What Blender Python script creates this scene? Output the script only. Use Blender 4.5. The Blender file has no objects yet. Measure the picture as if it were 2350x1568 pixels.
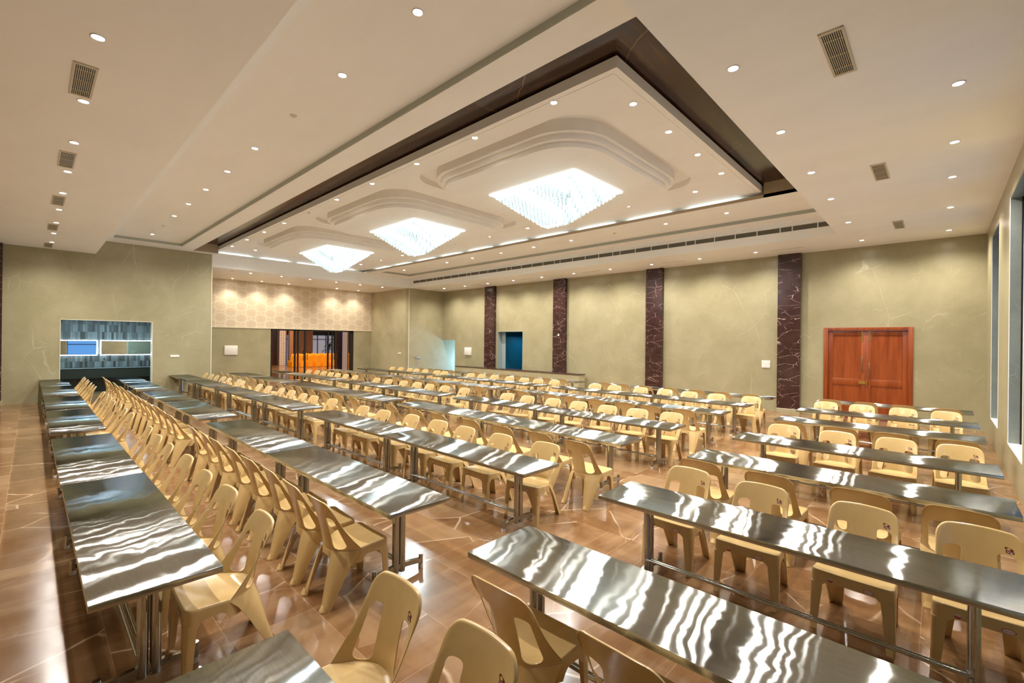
import bpy, bmesh, math, random
from mathutils import Vector, Matrix
random.seed(7)
PI = math.pi
sc = bpy.context.scene
COL = sc.collection

# ------------------------------------------------------------------ camera
CAM_H = 2.187
cy_, cp_, cr_ = math.radians(43.356), math.radians(0.041), math.radians(0.645)
fw = Vector((-math.sin(cy_) * math.cos(cp_), math.cos(cy_) * math.cos(cp_), math.sin(cp_)))
rt = Vector((math.cos(cy_), math.sin(cy_), 0))
up = rt.cross(fw)
rt2 = math.cos(cr_) * rt + math.sin(cr_) * up
up2 = -math.sin(cr_) * rt + math.cos(cr_) * up
cam = bpy.data.cameras.new('camera')
cam.sensor_width = 36
cam.lens = 1043.78 * 36 / 2350
cam.clip_start = .05
cam.clip_end = 200
co = bpy.data.objects.new('camera', cam)
COL.objects.link(co)
m = Matrix((rt2, up2, -fw)).transposed().to_4x4()
m.translation = Vector((0, 0, CAM_H))
co.matrix_world = m
sc.camera = co

# ------------------------------------------------------------------ world and exposure
sc.view_settings.view_transform = 'Standard'
sc.view_settings.look = 'None'
sc.view_settings.gamma = 1
sc.view_settings.use_curve_mapping = False
sc.view_settings.exposure = 2.75
sc.cycles.diffuse_bounces = 8
sc.cycles.max_bounces = 12
sc.cycles.sample_clamp_indirect = 40
w = bpy.data.worlds.new('dusk')
sc.world = w
w.use_nodes = True
w.node_tree.nodes['Background'].inputs[0].default_value = (.10, .26, .55, 1)
w.node_tree.nodes['Background'].inputs[1].default_value = .28

WARM = (1, .945, .86)
COOL = (.74, .93, 1)
DL_POWER = 40
LIGHTS = []


def spot(x, y, z, power=None, ang=150, col=WARM, blend=.9):
    l = bpy.data.lights.new('downlight_lamp', 'SPOT')
    l.energy = DL_POWER if power is None else power
    l.color = col
    l.spot_size = math.radians(ang)
    l.spot_blend = blend
    l.shadow_soft_size = .045
    o = bpy.data.objects.new('downlight_lamp', l)
    o.location = (x, y, z)
    return o


def area(name, loc, rot, sx, sy, power, col):
    l = bpy.data.lights.new(name, 'AREA')
    l.shape = 'RECTANGLE'
    l.size = sx
    l.size_y = sy
    l.energy = power
    l.color = col
    o = bpy.data.objects.new(name, l)
    o.location = loc
    o.rotation_euler = rot
    COL.objects.link(o)
    return o


def point(name, loc, power, col, r=.1):
    l = bpy.data.lights.new(name, 'POINT')
    l.energy = power
    l.color = col
    l.shadow_soft_size = r
    o = bpy.data.objects.new(name, l)
    o.location = loc
    COL.objects.link(o)
    return o


# LED strips lying in the cove slots above the far and left lips of the recess
for k in range(10):
    area('cove_strip_lamp', (-4.3 - 1.757 * k, 12.07, 5.738), (-PI / 2 - .12, 0, 0), 1.3, .04, .32, COOL)
for k in range(4):
    area('cove_strip_lamp', (-22.05, 6.0 + 1.6 * k, 5.738), (0, -PI / 2 - .12, 0), .04, 1.2, .32, COOL)
# side rooms
area('hall_lamp', (-34, 15, 5.0), (0, 0, 0), 8, 8, 150, (1, .76, .48))
point('foyer_lamp', (-27.5, 8.5, 3.6), 5, (1, .6, .3), .2)
area('wash_room_lamp', (-23.2, 2.0, 2.95), (0, 0, 0), 1.0, 3.0, 22, (.45, .78, 1))
area('passage_daylight', (-21.0, 19.6, .9), (-PI / 2 , 0, 0), .9, 1.0, 60, (.28, .56, 1))
area('corridor_daylight', (-16.1, 18.6, 2.5), (0, 0, 0), .8, .8, 4, (.14, .5, .80))


# ------------------------------------------------------------------ node helpers
class NT:
    def __init__(s, name):
        s.m = bpy.data.materials.new(name)
        s.m.use_nodes = True
        s.t = s.m.node_tree
        s.b = s.t.nodes['Principled BSDF']

    def n(s, typ, **kw):
        nd = s.t.nodes.new(typ)
        for k, v in kw.items():
            if k.startswith('i_'):
                key = k[2:]
                key = int(key) if key.isdigit() else key.replace('_', ' ')
                s.put(nd.inputs[key], v)
            else:
                setattr(nd, k, v)
        return nd

    def put(s, sock, v):
        if isinstance(v, bpy.types.NodeSocket):
            s.t.links.new(v, sock)
        elif isinstance(v, bpy.types.Node):
            s.t.links.new(v.outputs[0], sock)
        else:
            if hasattr(sock.default_value, '__len__') and len(sock.default_value) == 4 and len(v) == 3:
                v = (*v, 1)
            sock.default_value = v

    def set(s, **kw):
        for k, v in kw.items():
            s.put(s.b.inputs[k.replace('_', ' ')], v)
        return s

    def pos(s, scale=(1, 1, 1), rot=(0, 0, 0), obj=False):
        c = s.n('ShaderNodeTexCoord') if obj else s.n('ShaderNodeNewGeometry')
        out = c.outputs['Object'] if obj else c.outputs['Position']
        mp = s.n('ShaderNodeMapping')
        s.put(mp.inputs['Vector'], out)
        mp.inputs['Scale'].default_value = scale
        mp.inputs['Rotation'].default_value = rot
        return mp.outputs[0]

    def noise(s, vec, scale, detail=4, rough=.55, dist=0):
        nd = s.n('ShaderNodeTexNoise')
        s.put(nd.inputs['Vector'], vec)
        nd.inputs['Scale'].default_value = scale
        nd.inputs['Detail'].default_value = detail
        nd.inputs['Roughness'].default_value = rough
        nd.inputs['Distortion'].default_value = dist
        return nd

    def vor(s, vec, scale, feature='DISTANCE_TO_EDGE', rnd=1):
        nd = s.n('ShaderNodeTexVoronoi')
        nd.feature = feature
        s.put(nd.inputs['Vector'], vec)
        nd.inputs['Scale'].default_value = scale
        nd.inputs['Randomness'].default_value = rnd
        return nd

    def ramp(s, fac, stops):
        r = s.n('ShaderNodeValToRGB')
        s.put(r.inputs[0], fac)
        e = r.color_ramp.elements
        while len(e) < len(stops):
            e.new(.5)
        for el, (p, c) in zip(e, stops):
            el.position = p
            el.color = (*c, 1) if len(c) == 3 else c
        return r.outputs[0]

    def mix(s, fac, a, b, mode='MIX'):
        nd = s.n('ShaderNodeMix')
        nd.data_type = 'RGBA'
        nd.blend_type = mode
        s.put(nd.inputs[0], fac)
        s.put(nd.inputs[6], a)
        s.put(nd.inputs[7], b)
        return nd.outputs[2]

    def math(s, op, a, b=0.0, c=0.0):
        nd = s.n('ShaderNodeMath')
        nd.operation = op
        s.put(nd.inputs[0], a)
        s.put(nd.inputs[1], b)
        s.put(nd.inputs[2], c)
        return nd.outputs[0]

    def bump(s, h, strength=.2, dist=.01):
        nd = s.n('ShaderNodeBump')
        s.put(nd.inputs['Height'], h)
        nd.inputs['Strength'].default_value = strength
        nd.inputs['Distance'].default_value = dist
        s.put(s.b.inputs['Normal'], nd.outputs[0])
        return nd


W3 = (1, 1, 1)
K3 = (0, 0, 0)


def simple(name, col, rough=.5, metal=0, **kw):
    t = NT(name)
    t.set(Base_Color=col, Roughness=rough, Metallic=metal, **kw)
    # slight unevenness of the finish
    nz = t.noise(t.pos(obj=True), 6, 2)
    t.put(t.b.inputs['Base Color'], t.mix(t.math('MULTIPLY', nz.outputs[0], .16), col, tuple(c * .8 for c in col)))
    return t.m


def warp(t, v, scale, amt):
    nz = t.noise(v, scale, 3)
    vm = t.n('ShaderNodeVectorMath')
    vm.operation = 'MULTIPLY_ADD'
    t.put(vm.inputs[0], nz.outputs['Color'])
    vm.inputs[1].default_value = (amt,) * 3
    t.put(vm.inputs[2], v)
    return vm.outputs[0]


def cracks(t, v, vs, width, mask_scale, lo, hi):
    """thin light veins: voronoi cell edges kept only where a noise mask allows"""
    d = t.vor(v, vs).outputs['Distance']
    line = t.ramp(d, [(0, W3), (width, K3)])
    mk = t.ramp(t.noise(v, mask_scale, 2).outputs[0], [(lo, K3), (hi, W3)])
    return t.mix(1, line, mk, 'MULTIPLY')


def joints(t, axis_specs, width):
    """1 on tile joints. axis_specs: [(component, size, offset)]"""
    g = t.n('ShaderNodeNewGeometry')
    sp = t.n('ShaderNodeSeparateXYZ')
    t.put(sp.inputs[0], g.outputs['Position'])
    out = None
    for comp, size, off in axis_specs:
        a = t.math('ADD', sp.outputs[comp], off)
        a = t.math('DIVIDE', a, size)
        a = t.math('FRACT', a)
        a = t.math('SUBTRACT', a, .5)
        a = t.math('ABSOLUTE', a)
        a = t.math('SUBTRACT', .5, a)
        a = t.math('LESS_THAN', a, width / size)
        out = a if out is None else t.math('MAXIMUM', out, a)
    return out


# floor: polished brown marble tiles
def tile_shift(t, sx, sy, amt):
    """position with a random jump per tile so that every tile shows its own veins"""
    g = t.n('ShaderNodeNewGeometry')
    sp = t.n('ShaderNodeSeparateXYZ')
    t.put(sp.inputs[0], g.outputs['Position'])
    cb = t.n('ShaderNodeCombineXYZ')
    t.put(cb.inputs[0], t.math('FLOOR', t.math('DIVIDE', t.math('ADD', sp.outputs[0], .1), sx)))
    t.put(cb.inputs[1], t.math('FLOOR', t.math('DIVIDE', t.math('ADD', sp.outputs[1], .2), sy)))
    wn = t.n('ShaderNodeTexWhiteNoise')
    wn.noise_dimensions = '3D'
    t.put(wn.inputs['Vector'], cb.outputs[0])
    vm = t.n('ShaderNodeVectorMath')
    vm.operation = 'MULTIPLY_ADD'
    t.put(vm.inputs[0], wn.outputs['Color'])
    vm.inputs[1].default_value = (amt,) * 3
    t.put(vm.inputs[2], g.outputs['Position'])
    return vm.outputs[0], wn


def remap(t, v, scale, rot):
    mp = t.n('ShaderNodeMapping')
    t.put(mp.inputs['Vector'], v)
    mp.inputs['Scale'].default_value = scale
    mp.inputs['Rotation'].default_value = rot
    return mp.outputs[0]


def mk_floor():
    t = NT('brown_marble_floor')
    v, wn = tile_shift(t, 1.2, .6, 9)
    tone = t.noise(warp(t, remap(t, v, (.55, 1.5, 1), (0, 0, .5)), 1.3, .4), 1.5, 6, .6)
    base = t.ramp(tone.outputs[0], [(.28, (.145, .068, .025)), (.5, (.205, .103, .042)), (.72, (.29, .165, .078))])
    vt = warp(t, remap(t, v, (1, .6, 1), (0, 0, .6)), 1.1, .18)
    cells = t.vor(vt, 1.1, 'F1')
    patch = t.ramp(cells.outputs['Color'], [(.70, K3), (.78, (.55, .55, .55))])
    base = t.mix(patch, base, (.36, .23, .125))
    ve = cracks(t, vt, 1.1, .010, 1.3, .44, .60)
    base = t.mix(t.math('MULTIPLY', ve, .8), base, (.80, .60, .42))
    vt2 = warp(t, remap(t, v, (1, .45, 1), (0, 0, -.8)), 2, .16)
    ve2 = cracks(t, vt2, 2.2, .012, 1.6, .54, .66)
    base = t.mix(t.math('MULTIPLY', ve2, .45), base, (.56, .37, .22))
    light_streaks = t.noise(t.pos((3.2, .55, 1), (0, 0, .12)), 1.6, 4, .6)  # streaks of reflected light, put into the marble colour
    base = t.mix(t.ramp(light_streaks.outputs[0], [(.5, K3), (.72, (.45,) * 3)]), base, (.38, .24, .125))
    sh = t.math('MULTIPLY', wn.outputs['Value'], .14)
    base = t.mix(sh, base, (.17, .085, .040))
    jn = joints(t, [(0, 1.2, .1), (1, .6, .2)], .002)
    base = t.mix(t.math('MULTIPLY', jn, .45), base, (.50, .34, .22))
    rg = t.ramp(t.noise(t.pos(), 3, 3).outputs[0], [(.3, (.12,) * 3), (.8, (.24,) * 3)])
    t.set(Base_Color=base, Roughness=rg)
    return t.m


def mk_wall(name, c1, c2, vein, rough=.28):
    t = NT(name)
    v = t.pos()
    tone = t.noise(warp(t, v, .6, .8), 1.1, 6, .6)
    base = t.ramp(tone.outputs[0], [(.3, c1), (.72, c2)])
    vt = warp(t, t.pos((1, 1, .62), (.5, .5, .3)), 1.6, .14)
    ve = cracks(t, vt, 1.1, .007, 1.2, .50, .66)
    base = t.mix(t.math('MULTIPLY', ve, .62), base, vein)
    vt2 = warp(t, t.pos((.8, .8, 1.5), (-.6, .4, 0)), 2.5, .12)
    ve2 = cracks(t, vt2, 2.0, .010, 1.9, .50, .68)
    base = t.mix(t.math('MULTIPLY', ve2, .42), base, vein)
    vt3 = warp(t, t.pos((1.5, 1.5, .7), (.2, -.9, 0)), 2.5, .12)
    ve3 = cracks(t, vt3, 3.0, .016, 2.5, .50, .68)
    base = t.mix(t.math('MULTIPLY', ve3, .32), base, vein)
    jn = joints(t, [(2, 1.372, 0)], .002)
    base = t.mix(t.math('MULTIPLY', jn, .25), base, tuple(c * 1.25 for c in c2))
    t.set(Base_Color=base, Roughness=rough)
    return t.m


def mk_dark_marble():
    t = NT('dark_brown_marble')
    v = t.pos()
    tone = t.noise(v, 3, 5)
    base = t.ramp(tone.outputs[0], [(.3, (.030, .012, .011)), (.75, (.062, .026, .022))])
    va = warp(t, t.pos((1, 1, 2.3), (.15, .25, 0)), 3.5, .12)
    a = cracks(t, va, 1.9, .016, 2.6, .44, .56)
    vb = warp(t, t.pos((1.3, 1.3, .8), (.6, -.7, .2)), 3, .10)
    b = cracks(t, vb, 2.3, .009, 2.2, .5, .62)
    base = t.mix(t.math('MULTIPLY', a, .9), base, (.62, .44, .38))
    base = t.mix(t.math('MULTIPLY', b, .55), base, (.36, .2, .17))
    t.set(Base_Color=base, Roughness=.18)
    return t.m


def mk_steel(name, rough, wavy, aniso=.0):
    t = NT(name)
    t.set(Metallic=1.0, Roughness=rough)
    nz = t.noise(t.pos((3, 60, 60), obj=True), 3, 3)
    sm = t.noise(t.pos(), 1.3, 4)
    f = t.math('ADD', t.math('MULTIPLY', nz.outputs[0], .45), t.math('MULTIPLY', sm.outputs[0], .55))
    col = t.ramp(f, [(.35, (.36, .375, .36)), (.65, (.50, .515, .50))])
    t.set(Base_Color=col)
    if aniso:
        gl = t.n('ShaderNodeBsdfAnisotropic')
        t.put(gl.inputs['Color'], col)
        gl.inputs['Roughness'].default_value = rough
        gl.inputs['Anisotropy'].default_value = aniso
        cx = t.n('ShaderNodeCombineXYZ')
        cx.inputs[0].default_value = 0
        cx.inputs[1].default_value = 1
        t.put(gl.inputs['Tangent'], cx)
        # gentle unevenness of the thin sheet, scratches along the brushing
        big = t.noise(t.pos((1.6, 4.2, 1)), 1.5, 1.2, .4)
        mid = t.noise(t.pos((2.2, 7.5, 1)), 1.9, 1, .4)
        scr = t.noise(t.pos((1.2, 55, 1), (0, 0, .04)), 4, 3, .6)
        h = t.math('ADD', t.math('MULTIPLY', big.outputs[0], 1.0), t.math('MULTIPLY', mid.outputs[0], .30))
        h = t.math('ADD', h, t.math('MULTIPLY', scr.outputs[0], .006))
        nd = t.n('ShaderNodeBump')
        t.put(nd.inputs['Height'], h)
        nd.inputs['Strength'].default_value = 1.0
        nd.inputs['Distance'].default_value = wavy
        t.put(gl.inputs['Normal'], nd.outputs[0])
        t.t.links.new(gl.outputs[0], t.t.nodes['Material Output'].inputs['Surface'])
    return t.m


def mk_plastic():
    t = NT('beige_plastic')
    nz = t.noise(t.pos((1, 1, .4), obj=True), 7, 4)
    c = t.ramp(nz.outputs[0], [(.3, (.56, .385, .165)), (.75, (.63, .45, .21))])
    t.set(Base_Color=c, Roughness=.16)
    t.b.inputs['Subsurface Weight'].default_value = 0
    return t.m


def mk_wood(name, c1, c2, scale, rough, axis=2):
    t = NT(name)
    s = [1, 1, 1]
    s[axis] = .07
    nz = t.noise(warp(t, t.pos(tuple(s)), 3, .05), scale, 5, .6)
    nz2 = t.noise(t.pos(tuple(s)), scale * .25, 2)
    f = t.math('ADD', t.math('MULTIPLY', nz.outputs[0], .6), t.math('MULTIPLY', nz2.outputs[0], .4))
    t.set(Base_Color=t.ramp(f, [(.35, c1), (.65, c2)]), Roughness=rough)
    return t.m


def mk_wallpaper():
    t = NT('damask_wallpaper')
    g = t.n('ShaderNodeNewGeometry')
    sp = t.n('ShaderNodeSeparateXYZ')
    t.put(sp.inputs[0], g.outputs['Position'])
    u = t.math('DIVIDE', t.math('ADD', sp.outputs[1], -6.402), .912)
    vv = t.math('DIVIDE', t.math('ADD', sp.outputs[2], -4.419), .592)

    def cell(off):
        a = t.math('ADD', t.math('FRACT', t.math('ADD', u, off + .5)), -.5)
        b = t.math('ADD', t.math('FRACT', t.math('ADD', vv, off + .5)), -.5)
        a = t.math('MULTIPLY', a, .98)
        b = t.math('MULTIPLY', b, .72)
        # blend of a round and a hexagonal distance
        r = t.math('SQRT', t.math('ADD', t.math('MULTIPLY', a, a), t.math('MULTIPLY', b, b)))
        aa, bb = t.math('ABSOLUTE', a), t.math('ABSOLUTE', b)
        hx = t.math('MAXIMUM', t.math('ADD', t.math('MULTIPLY', aa, .5), t.math('MULTIPLY', bb, .87)), aa)
        return t.math('ADD', t.math('MULTIPLY', r, .5), t.math('MULTIPLY', hx, .5)), a, b
    d1, a1, b1 = cell(0)
    d2, a2, b2 = cell(.5)
    d = t.math('MINIMUM', d1, d2)
    ring = t.ramp(d, [(.255, K3), (.270, W3), (.292, W3), (.305, K3)])
    mot = t.noise(t.pos(), 26, 3, .6, 1.2)
    inner = t.ramp(d, [(.13, W3), (.19, K3)])
    motif = t.mix(1, inner, t.ramp(mot.outputs[0], [(.48, K3), (.55, W3)]), 'MULTIPLY')
    base = t.mix(ring, (.67, .56, .41), (.80, .71, .56))
    base = t.mix(t.math('MULTIPLY', motif, .4), base, (.54, .38, .24))
    t.set(Base_Color=base, Roughness=.5)
    return t.m


def mk_emit(name, col, strength):
    t = NT(name)
    t.set(Base_Color=(.8, .8, .8), Emission_Color=col, Emission_Strength=strength)
    return t.m


def mk_crystal():
    t = NT('lit_crystal')
    g = t.n('ShaderNodeNewGeometry')
    big = t.noise(t.pos(), 3.0, 2)
    f = t.math('ADD', t.math('MULTIPLY', g.outputs['Random Per Island'], .8), t.math('MULTIPLY', big.outputs[0], .5))
    st = t.n('ShaderNodeMapRange')
    t.put(st.inputs[0], f)
    st.inputs[1].default_value = .25
    st.inputs[2].default_value = 1.0
    st.inputs[3].default_value = .04
    st.inputs[4].default_value = .27
    t.set(Base_Color=(.40, .46, .47), Roughness=.15, Emission_Color=(.76, .98, 1.0))
    t.put(t.b.inputs['Emission Strength'], st.outputs[0])
    return t.m


def mk_tiles():
    t = NT('vertical_stick_tiles')
    v = t.pos((1, 1, 1), (PI / 2, 0, 0))
    # brick texture in the wall plane (world y, z), bricks standing upright
    g = t.n('ShaderNodeNewGeometry')
    sp = t.n('ShaderNodeSeparateXYZ')
    t.put(sp.inputs[0], g.outputs['Position'])
    cb = t.n('ShaderNodeCombineXYZ')
    t.put(cb.inputs[0], sp.outputs[2])
    t.put(cb.inputs[1], sp.outputs[1])
    br = t.n('ShaderNodeTexBrick')
    t.put(br.inputs['Vector'], cb.outputs[0])
    br.offset = 0
    br.inputs['Color1'].default_value = (.05, .045, .035, 1)
    br.inputs['Color2'].default_value = (.26, .27, .25, 1)
    br.inputs['Mortar'].default_value = (.08, .08, .07, 1)
    br.inputs['Scale'].default_value = 1
    br.inputs['Mortar Size'].default_value = .003
    br.inputs['Brick Width'].default_value = .30
    br.inputs['Row Height'].default_value = .072
    t.set(Base_Color=br.outputs['Color'], Roughness=.35)
    return t.m


def mk_glass(name, col=(1, 1, 1), rough=0.0):
    t = NT(name)
    t.set(Base_Color=col, Roughness=rough, Transmission_Weight=1.0, IOR=1.08)
    return t.m


def mk_wood_ceiling():
    t = NT('dark_wood_laminate')
    a = t.noise(warp(t, t.pos((.10, 1, 1)), 2, .12), 9, 5, .62)
    c = t.noise(warp(t, t.pos((1, .10, 1)), 2, .12), 9, 5, .62)
    g = t.n('ShaderNodeNewGeometry')
    sp = t.n('ShaderNodeSeparateXYZ')
    t.put(sp.inputs[0], g.outputs['Position'])
    k = t.math('LESS_THAN', t.math('SUBTRACT', -2.35, sp.outputs[0]), t.math('SUBTRACT', sp.outputs[1], 4.34))
    nz = t.mix(k, a.outputs[0], c.outputs[0])
    base = t.ramp(nz, [(.32, (.016, .007, .004)), (.55, (.046, .020, .010)), (.75, (.09, .040, .02))])
    vt = warp(t, t.pos(), 2.0, .25)
    ve = cracks(t, vt, .55, .004, .9, .52, .6)
    base = t.mix(t.math('MULTIPLY', ve, .5), base, (.5, .35, .22))
    t.set(Base_Color=base, Roughness=.2)
    return t.m


def mk_ceiling(name, col):
    t = NT(name)
    nz = t.noise(t.pos((1, 2.5, 1)), .7, 4)
    base = t.ramp(nz.outputs[0], [(.3, tuple(c * .955 for c in col)), (.7, col)])
    t.set(Base_Color=base, Roughness=.55)
    return t.m


M = dict(
    floor=mk_floor(),
    wall=mk_wall('beige_marble_tile', (.305, .270, .155), (.385, .340, .210), (.60, .56, .41)),
    counterwall=mk_wall('light_marble_tile', (.36, .32, .19), (.48, .43, .27), (.65, .6, .44)),
    reveal=mk_wall('grey_marble_reveal', (.17, .19, .165), (.25, .27, .235), (.42, .45, .4)),
    darkmarble=mk_dark_marble(),
    ceil=mk_ceiling('ceiling_paint', (.87, .835, .78)),
    ceilwhite=mk_ceiling('ceiling_paint_white', (.86, .86, .83)),
    tan=mk_ceiling('tan_paint', (.40, .31, .20)),
    grey=mk_ceiling('shaded_groove_grey', (.40, .42, .36)),
    woodceil=mk_wood_ceiling(),
    steel=mk_steel('brushed_steel', .15, .0055, -.88),
    steeledge=mk_steel('folded_steel_edge', .22, 0),
    chrome=mk_steel('polished_steel_tube', .10, 0),
    plastic=mk_plastic(),
    white=simple('white_plastic', (.78, .76, .70), .35),
    rubber=simple('white_rubber', (.66, .62, .56), .6),
    black=simple('black_metal', (.012, .010, .009), .35),
    darkgrey=simple('dark_grille', (.30, .28, .22), .5),
    grillback=simple('grille_backing', (.06, .055, .04), .6),
    vent=simple('vent_frame_cream', (.55, .48, .33), .4),
    teak=mk_wood('teak_wood', (.165, .030, .006), (.34, .075, .016), 14, .28),
    brass=simple('brass', (.62, .42, .12), .3, 1),
    bronze=simple('bronze_handle', (.30, .22, .13), .35, 1),
    wallpaper=mk_wallpaper(),
    crystal=mk_crystal(),
    coreglow=mk_emit('core_glow', (.74, .97, 1), .10),
    platelight=mk_emit('chandelier_plate_glow', (.84, .98, 1), .5),
    lens=mk_emit('downlight_lens', (1, .95, .88), 30),
    trimwhite=simple('downlight_ring', (.80, .76, .70), .4),
    led=mk_emit('led_tube', (.62, .80, 1), 3),
    tiles=mk_tiles(),
    granite=simple('dark_granite', (.022, .026, .018), .3),
    mirror=simple('mirror_silver', (.72, .76, .78), .02, 1),
    glass=mk_glass('clear_glass'),
    darkglass=simple('window_glass_at_night', (.004, .006, .009), .04),
    blue=simple('blue_painted_wall', (.012, .13, .18), .5),
    bluegrey=simple('pale_blue_grey_wall', (.30, .36, .36), .5),
    orange=simple('orange_satin_cover', (.95, .36, .004), .45),
    hallwood=mk_wood('hall_wood_panel', (.22, .09, .03), (.42, .20, .085), 10, .4),
    darkwood=mk_wood('dark_hall_wood', (.030, .011, .005), (.065, .025, .012), 10, .3),
    jali=simple('gilt_lattice', (.62, .38, .15), .4, .2),
    jaliback=mk_emit('lit_panel_behind_lattice', (1, .72, .55), .05),
    hallwall=simple('hall_plaster', (.55, .42, .28), .6),
    halldusk=mk_emit('dusk_garden_wall', (.20, .34, .56), .05),
    hallsky=mk_emit('blue_evening_sky', (.10, .42, .90), .14),
    leaf=simple('dark_leaves', (.012, .035, .02), .5),
    maroon=simple('sticker_maroon', (.11, .012, .006), .4),
    red=simple('sticker_red', (.40, .018, .02), .4),
    stickwhite=simple('sticker_white', (.74, .62, .56), .4),
    yellow=simple('sticker_yellow', (.55, .33, .03), .4),
    metaltrim=simple('edge_trim', (.72, .66, .50), .35),
)


# ------------------------------------------------------------------ mesh helpers
class MB:
    def __init__(s):
        s.v, s.f, s.mi, s.sm = [], [], [], []

    def add(s, verts, faces, mi=0, smooth=False):
        o = len(s.v)
        s.v += [tuple(p) for p in verts]
        s.f += [tuple(i + o for i in f) for f in faces]
        s.mi += [mi] * len(faces)
        s.sm += [smooth] * len(faces)
        return s

    def box(s, x0, x1, y0, y1, z0, z1, mi=0):
        x0, x1 = min(x0, x1), max(x0, x1)
        y0, y1 = min(y0, y1), max(y0, y1)
        z0, z1 = min(z0, z1), max(z0, z1)
        v = [(x0, y0, z0), (x1, y0, z0), (x1, y1, z0), (x0, y1, z0), (x0, y0, z1), (x1, y0, z1), (x1, y1, z1), (x0, y1, z1)]
        return s.add(v, [(0, 3, 2, 1), (4, 5, 6, 7), (0, 1, 5, 4), (1, 2, 6, 5), (2, 3, 7, 6), (3, 0, 4, 7)], mi)

    def tube(s, p0, p1, r, n=12, mi=0, r1=None, cap=True):
        p0, p1 = Vector(p0), Vector(p1)
        d = (p1 - p0).normalized()
        a = d.orthogonal().normalized()
        b = d.cross(a)
        r1 = r if r1 is None else r1
        vs = []
        for p, rr in ((p0, r), (p1, r1)):
            for i in range(n):
                t = 2 * PI * i / n
                vs.append(p + a * math.cos(t) * rr + b * math.sin(t) * rr)
        fs = [(i, (i + 1) % n, n + (i + 1) % n, n + i) for i in range(n)]
        s.add(vs, fs, mi, True)
        if cap:
            s.add(vs[:n], [tuple(range(n))[::-1]], mi)
            s.add(vs[n:], [tuple(range(n))], mi)
        return s

    def prism(s, pts, z0, z1, mi=0, plane='xy'):
        """pts: outline in a plane, extruded along the remaining axis"""
        n = len(pts)

        def P(a, b, c):
            return {'xy': (a, b, c), 'xz': (a, c, b), 'yz': (c, a, b)}[plane]
        vs = [P(a, b, z0) for a, b in pts] + [P(a, b, z1) for a, b in pts]
        fs = [tuple(range(n))[::-1], tuple(range(n, 2 * n))] + [(i, (i + 1) % n, n + (i + 1) % n, n + i) for i in range(n)]
        return s.add(vs, fs, mi)

    def mesh(s, name, mats, bevel=0, seg=2, weld=0):
        me = bpy.data.meshes.new(name)
        me.from_pydata(s.v, [], s.f)
        for mt in (mats if isinstance(mats, (list, tuple)) else [mats]):
            me.materials.append(M[mt] if isinstance(mt, str) else mt)
        me.polygons.foreach_set('material_index', s.mi)
        me.polygons.foreach_set('use_smooth', s.sm)
        me.update()
        if weld or bevel or True:
            bm = bmesh.new()
            bm.from_mesh(me)
            if weld:
                bmesh.ops.remove_doubles(bm, verts=bm.verts, dist=weld)
            bmesh.ops.recalc_face_normals(bm, faces=bm.faces)
            if bevel:
                bmesh.ops.bevel(bm, geom=[e for e in bm.edges if e.is_manifold and e.calc_face_angle(0) > .6], offset=bevel,
                                segments=seg, affect='EDGES', profile=.5)
                for f in bm.faces:
                    f.smooth = True
                bm.to_mesh(me)
                bm.free()
                me.set_sharp_from_angle(angle=math.radians(40))
                return me
            bm.to_mesh(me)
            bm.free()
        return me

    def obj(s, name, mats, parent=None, **kw):
        o = bpy.data.objects.new(name, s.mesh(name, mats, **kw))
        COL.objects.link(o)
        if parent:
            o.parent = parent
        return o


def tag(o, label=None, cat=None, group=None, kind=None):
    if label:
        o['label'] = label
    if cat:
        o['category'] = cat
    if group:
        o['group'] = group
    if kind:
        o['kind'] = kind
    return o


def empty(name, loc=(0, 0, 0), rz=0, **kw):
    o = bpy.data.objects.new(name, None)
    COL.objects.link(o)
    o.location = loc
    o.rotation_euler = (0, 0, rz)
    o.empty_display_size = .1
    return tag(o, **kw)


def struct(name, mb, mats, label=None, **kw):
    o = mb.obj(name, mats, **kw)
    return tag(o, label=label, kind='structure')


def children_of(o):
    return [c for c in COL.objects if c.parent == o]


def snapshot(root):
    """the tree under root as (object, [subtrees])"""
    return (root, [snapshot(c) for c in children_of(root)])


def dup(tree, parent=None):
    o, subs = tree
    c = o.copy()
    COL.objects.link(c)
    c.parent = parent
    for s_ in subs:
        dup(s_, c)
    return c


def rrect(cx, cy, hx, hy, r, n=8):
    pts = []
    for sx, sy, a0 in ((1, 1, 0), (-1, 1, 1), (-1, -1, 2), (1, -1, 3)):
        for i in range(n + 1):
            a = (a0 + i / n) * PI / 2
            pts.append((cx + sx * (hx - r) + r * math.cos(a), cy + sy * (hy - r) + r * math.sin(a)))
    return pts


ORD = ['first', 'second', 'third', 'fourth', 'fifth', 'sixth', 'seventh', 'eighth', 'ninth', 'tenth', 'eleventh', 'twelfth']

# ------------------------------------------------------------------ room constants
XL, XW, YB = -21.68, .83, 16.9
HC, H2 = 5.12, 5.62
XR = -2.015
XP = -25.74
YB0, YB1 = 5.08, 14.53

# floor: hall floor carries on into the side rooms
struct('floor', MB().box(-46, 2.2, -3.2, 24, -.12, 0), 'floor', 'polished brown marble tile floor of the dining hall')

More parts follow.
